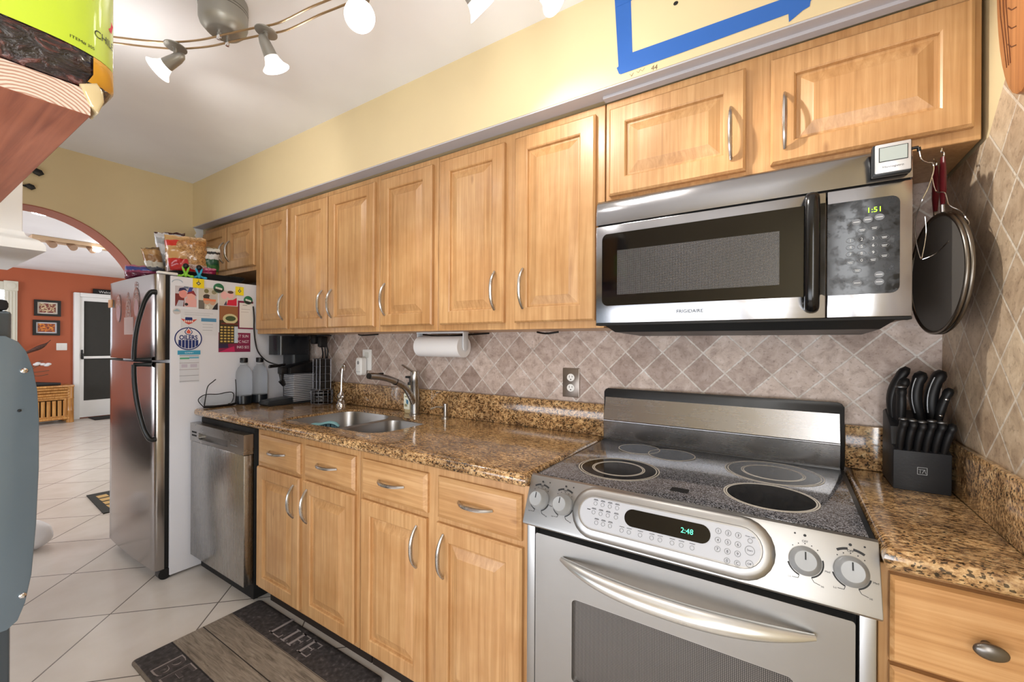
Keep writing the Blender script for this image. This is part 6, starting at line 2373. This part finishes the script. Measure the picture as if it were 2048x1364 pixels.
for p, q in ((-1.428, 1.214), (-1.429, 0.622), (-1.436, 1.11)):
    b = MB()
    b.lathe([(0.0075 if q != 1.11 else 0.004, 0), (0.007 if q != 1.11 else 0.0035, 0.003), (0.003, 0.0045), (0.0005, 0.0047)], (AXX + 0.011, p, q), (1, 0, 0), 18)
    obj('bolt', b, CHROME if q != 1.11 else BLACK, sp_, 60)
# white bag on the floor beyond
b = MB()
b.ball((-3.30, -1.075, 0.085), (0.09, 0.09, 0.084), 20, 12)
for v in b.bm.verts:
    n_ = noise.noise(v.co * 16)
    v.co += (v.co - Vector((-3.30, -1.075, 0.085))) * 0.22 * n_
    v.co.z = max(v.co.z, 0.001)
single('white_bag', b, PAPER, 'white crumpled plastic bag on the floor behind the dark appliance', 'bag')
# iron ornament on the arch wall
io = thing('iron_ornament', 'black wrought iron leaf ornament on the yellow wall above the arch', 'wall ornament', (XL, -1.2, 2.1))
b = MB()
x_ = XL + 0.012
b.tube(crom([(x_, -1.32, 2.12), (x_, -1.27, 2.20), (x_, -1.21, 2.235), (x_, -1.15, 2.255), (x_, -1.125, 2.26)], 6), 0.006, 8)
b.tube(crom([(x_, -1.28, 2.19), (x_, -1.22, 2.175), (x_, -1.16, 2.165), (x_, -1.14, 2.165)], 6), 0.005, 8)
obj('stem', b, BLACKM, io)
for cy2, cz2, s2 in ((-1.108, 2.258, 1.0), (-1.135, 2.166, 0.8)):
    b = MB()
    b.prism([(x_ - 0.004, cy2 + s2 * p, cz2 + s2 * q) for p, q in [(-0.03, 0.006), (-0.008, 0.02), (0.014, 0.014), (0.024, -0.006), (0.004, -0.022), (-0.018, -0.012)]], (0.012, 0, 0), 0.003)
    obj('leaf', b, BLACK, io)

# ------------------------------------------------------------------ living room beyond the arch
for y0, y1, z0, z1, lb, cols, inner in ((-0.145, 0.150, 1.705, 1.962, 'black framed picture on the orange wall, upper of two, pale crowded print', ((206, 186, 150), (150, 110, 70), (120, 50, 44)), (218, 210, 200)),
                                       (-0.158, 0.142, 1.395, 1.640, 'black framed picture on the orange wall, lower of two, amber print', ((206, 120, 40), (220, 150, 60), (130, 60, 40)), (206, 206, 214))):
    t = thing('framed_picture', lb, 'picture', (FX, (y0 + y1) / 2, z0), 'pictures on the orange wall')
    b = MB()
    o4 = [(FX + 0.001, p, q) for p, q in ((y0, z0), (y1, z0), (y1, z1), (y0, z1))]
    i4 = [(FX + 0.001, p, q) for p, q in ((y0 + 0.035, z0 + 0.035), (y1 - 0.035, z0 + 0.035), (y1 - 0.035, z1 - 0.035), (y0 + 0.035, z1 - 0.035))]
    b.holed(o4, [i4], (0.03, 0, 0))
    obj('frame', b, BLACK, t)
    b = MB()
    b.box(FX + 0.002, FX + 0.008, y0 + 0.03, y1 - 0.03, z0 + 0.03, z1 - 0.03)
    obj('mount', b, flat(inner), t)
    k = NT('art_%d' % int(z0 * 100))
    nz = k.n('TexNoise', Vector=k.coords(scale=(1, 1, 1.5)), Scale=26.0, Detail=4.0).outputs['Fac']
    k.set('Base Color', k.ramp(nz, [(0.4, cols[2]), (0.5, cols[0]), (0.6, cols[1])], 'CONSTANT'))
    b = MB()
    b.box(FX + 0.0085, FX + 0.010, y0 + 0.055, y1 - 0.055, z0 + 0.055, z1 - 0.055)
    obj('print', b, k.m, t)
t = thing('light_switch', 'white double switch plate on the orange wall under the pictures', 'switch', (FX, 0.165, 1.15))
b = MB()
F = Flat(b, (FX + 0.001, 0.165, 1.212), (0, 1, 0), (0, 0, 1))
F.rrect(-0.062, 0.062, -0.058, 0.058, 0.006, 0, 0.008, 0.002)
pl = obj('plate', b, WHITE, t)
for s_ in (-0.025, 0.025):
    b = MB()
    F = Flat(b, (FX + 0.009, 0.165 + s_, 1.212), (0, 1, 0), (0, 0, 1))
    F.rrect(-0.014, 0.014, -0.03, 0.03, 0.003, 0, 0.004, 0.001)
    obj('rocker', b, WHITE, t)
# welcome sign above the door
t = thing('door_sign', 'black sign with white lettering resting above the storm door', 'sign', (FX + 0.03, 0.9, 2.12))
b = MB()
b.box(FX + 0.02, FX + 0.05, 0.53, 1.28, 2.112, 2.205, 0.003)
obj('board', b, BLACKM, t)
b = MB()
F = Flat(b, (FX + 0.0505, 0, 0), (0, 1, 0), (0, 0, 1))
F.text('Welcome to', 0.06, 0.60, 2.138, 'L', 0.0006)
obj('lettering', b, WINK, t)
# bamboo side table
bt = thing('bamboo_table', 'bamboo side table with slatted front against the orange wall', 'table', (-9.2, -0.1, 0))
TX0, TX1, TY0, TY1, TZ = FX + 0.02, -9.02, -0.45, 0.245, 0.60
for x in (TX0 + 0.045, TX1 - 0.045):
    for y in (TY0 + 0.045, TY1 - 0.045):
        b = MB()
        b.lathe([(0.042, 0.0), (0.046, 0.004), (0.044, 0.18), (0.048, 0.19), (0.044, 0.20), (0.044, 0.38), (0.048, 0.39), (0.044, 0.40), (0.044, 0.585)], (x, y, 0), seg=16)
        obj('leg', b, BAMB, bt)
b = MB()
b.box(TX0, TX1, TY0, TY1, TZ - 0.03, TZ, 0.008)
obj('top', b, BAMB, bt)
for z in (TZ - 0.055, TZ - 0.10, TZ - 0.145, TZ - 0.185, 0.075):
    b = MB()
    b.cyl((TX1 - 0.02, TY0 + 0.06, z), (TX1 - 0.02, TY1 - 0.06, z), 0.021 if z > 0.5 or z < 0.1 else 0.02, seg=12)
    obj('rail', b, BAMB, bt)
b = MB()
b.box(TX1 - 0.2, TX1 - 0.05, TY0 + 0.08, TY1 - 0.10, 0.10, 0.39)
obj('back_panel', b, mat('dark_recess', (40, 28, 18), 0.8), bt)
for k_ in range(9):
    y = TY0 + 0.11 + 0.06 * k_
    b = MB()
    b.cyl((TX1 - 0.03, y, 0.115), (TX1 - 0.03, y, 0.36), 0.024, seg=12)
    obj('slat', b, BAMB, bt)
b = MB()
for z in (0.385, 0.105):
    b.cyl((TX1 - 0.028, TY0 + 0.08, z), (TX1 - 0.028, TY1 - 0.08, z), 0.016, seg=12)
for y in (TY0 + 0.09, TY1 - 0.1):
    b.cyl((TX1 - 0.026, y, 0.095), (TX1 - 0.026, y, 0.395), 0.018, seg=12)
obj('front_frame', b, BAMB, bt)
b = MB()
b.tube(crom([(-9.10, -0.42, TZ + 0.05), (-9.10, -0.2, TZ + 0.035), (-9.10, -0.05, TZ + 0.028), (-9.09, 0.10, TZ + 0.022)], 6), [0.05 - 0.0017 * i for i in range(19)], 10, flat=0.6, ref=(0, 0, 1))
single('dark_carving', b, mat('carving_black', (28, 26, 30), 0.5), 'long dark carved piece lying on the bamboo table', 'ornament')
b = MB()
P = [(-9.16, -0.62, 0.88), (-9.17, -0.42, 1.02), (-9.20, -0.2, 1.15), (-9.24, -0.06, 1.235), (-9.30, 0.02, 1.315)]
b.tube(crom(P, 5), [0.045 + 0.012 * math.sin(i * 0.6) - 0.0015 * i for i in range(21)], 10, flat=0.7)
b.tube([(-9.15, -0.70, 0.60), (-9.155, -0.66, 0.74), (-9.16, -0.60, 0.90)], 0.03, 8)
b.cyl((-9.15, -0.70, 0.0), (-9.15, -0.70, 0.02), 0.13)
b.cyl((-9.15, -0.70, 0.02), (-9.15, -0.70, 0.62), 0.03)
single('driftwood_branch', b, DRIFT, 'dark driftwood branch rising beside the bamboo table, below the pictures', 'driftwood')
ds = thing('dried_stems', 'white dried blooms and thin stems on the bamboo table', 'dried flowers', (-9.12, -0.28, TZ))
b = MB()
b.lathe([(0.03, TZ + 0.0005), (0.045, TZ + 0.03), (0.04, TZ + 0.11), (0.022, TZ + 0.15), (0.026, TZ + 0.17)], (-9.16, -0.30, 0))
obj('vase', b, CHAR, ds)
b = MB()
for e in ((-0.04, 0.93), (-0.02, 0.84), (-0.03, 0.78), (-0.08, 0.99)):
    b.tube(crom([(-9.16, -0.30, TZ + 0.12), (-9.15, -0.25, TZ + 0.2), (-9.14, -0.15, e[1] - 0.02), (-9.13, e[0], e[1])], 5), 0.005, 6)
obj('stem', b, mat('stem_grey', (92, 76, 62), 0.7), ds)
b = MB()
for y, z in ((-0.14, 0.955), (-0.09, 0.94), (-0.05, 0.925), (-0.16, 0.94), (-0.03, 0.94)):
    b.ball((-9.12, y, z), (0.03, 0.035, 0.022), 12, 8)
obj('bloom', b, PAPER, ds)
# door mats
b = MB()
b.box(-9.33, -8.95, 0.47, 1.25, 0.0006, 0.014, 0.004)
single('door_mat', b, mat('mat_black', (36, 34, 34), 0.9, bump=0.4), 'dark door mat at the foot of the storm door', 'mat')
b = MB()
b.m = 0
b.loops([[(x, y, z) for x, y in ((-4.30, -0.62), (-3.68, -0.66), (-3.64, -0.16), (-4.26, -0.12))] for z in (0.0006, 0.008)])
b.m = 1
for k_ in range(5):
    b.box(-4.20 + 0.11 * k_, -4.12 + 0.11 * k_, -0.585 - 0.005 * k_, -0.52 - 0.005 * k_, 0.0081, 0.0090)
    b.box(-4.20 + 0.11 * k_, -4.12 + 0.11 * k_, -0.49, -0.42, 0.0081, 0.0090)
single('rug', b, [mat('rug_dark', (44, 44, 40), 0.9), flat((190, 156, 96))], 'small dark rug with tan blocks peeking out behind the fridge', 'rug')
# ceiling fixtures of the living room
cf = thing('ceiling_fixture', 'tan rectangular track fixture with lit lamps on the living room ceiling', 'ceiling light', (-6.2, -0.35, 2.38))
b = MB()
b.box(-6.32, -6.12, -0.66, 0.05, 2.395, 2.436, 0.006)
obj('base', b, mat('tan_plastic', (198, 170, 140), 0.5), cf)
for k_, y in enumerate((-0.52, -0.36, -0.20)):
    b = MB()
    b.cyl((-6.2, y, 2.396), (-6.14, y + 0.02, 2.35), 0.03, 0.036, 18)
    obj('lamp_head', b, mat('lamp_tan', (150, 120, 96), 0.5), cf)
b = MB()
b.ball((-6.16, -0.155, 2.372), (0.05, 0.05, 0.03), 16, 10)
obj('bulb', b, BULB, cf)
b = MB()
b.lathe([(0.085, 2.4362), (0.085, 2.432), (0.062, 2.4285), (0.001, 2.4285)], (-4.95, -0.78, 0), seg=32)
rl = thing('recessed_light', 'round lit recessed downlight in the living room ceiling', 'ceiling light', (-4.95, -0.78, 2.43))
obj('trim', b, WHITE, rl)
b = MB()
b.lathe([(0.058, 2.4284), (0.05, 2.424), (0.001, 2.423)], (-4.95, -0.78, 0), seg=28)
obj('bulb', b, BULB, rl)
for loc, e in (((-6.16, -0.155, 2.32), 14), ((-4.95, -0.78, 2.40), 14)):
    l = bpy.data.lights.new('downlight', 'SPOT')
    l.energy, l.spot_size, l.spot_blend, l.color, l.shadow_soft_size = e * 2, math.radians(140), 0.8, (1.0, 0.93, 0.84), 0.06
    o = bpy.data.objects.new('downlight', l)
    COL.objects.link(o)
    o.location = loc
# jars further along the shelf (the microwave door mirrors them)
JR = ['red-capped', 'grey-capped', 'green-capped', 'black-capped', 'white-capped']
for k_, (col, cc) in enumerate((((150, 40, 36), (180, 40, 36)), ((110, 96, 80), (120, 120, 120)), ((90, 96, 60), (60, 110, 60)), ((60, 44, 36), (26, 26, 26)), ((190, 180, 160), (226, 226, 226)))):
    jx, jy, jz = PX - 0.20 - 0.095 * k_, PY - 0.10, PZ + 0.0365
    t = thing('spice_jar', '%s spice jar on the wooden shelf beyond the bag of chillies' % JR[k_], 'jar', (jx, jy, jz), 'spice jars on the wooden shelf')
    b = MB()
    b.lathe([(0.034, 0.0005), (0.036, 0.005), (0.036, 0.10), (0.028, 0.115)], (jx, jy, jz), seg=24)
    obj('jar', b, flat(col, 0.3), t)
    b = MB()
    b.lathe([(0.031, 0.1155), (0.031, 0.135), (0.028, 0.138)], (jx, jy, jz), seg=24)
    obj('lid', b, flat(cc, 0.35), t)
# unseen dark sofa, added to darken the reflection in the lower fridge door
sf = thing('sofa', 'dark brown sofa added unseen in the living room to darken the fridge door reflection', 'sofa', (-5.8, -2.0, 0))
SOFA = mat('sofa_brown', (52, 42, 38), 0.7, bump=0.2)
b = MB()
b.box(-6.9, -4.7, -2.55, -1.65, 0.06, 0.30, 0.03)
obj('base', b, SOFA, sf)
b = MB()
b.box(-6.9, -4.7, -2.75, -2.45, 0.06, 0.92, 0.06, 3)
obj('back', b, SOFA, sf)
for x0 in (-6.98, -4.86):
    b = MB()
    b.box(x0, x0 + 0.24, -2.6, -1.6, 0.06, 0.64, 0.06, 3)
    obj('arm', b, SOFA, sf)
for x0 in (-6.7, -5.77):
    b = MB()
    b.box(x0, x0 + 0.88, -2.42, -1.62, 0.31, 0.46, 0.05, 3)
    obj('seat_cushion', b, SOFA, sf)
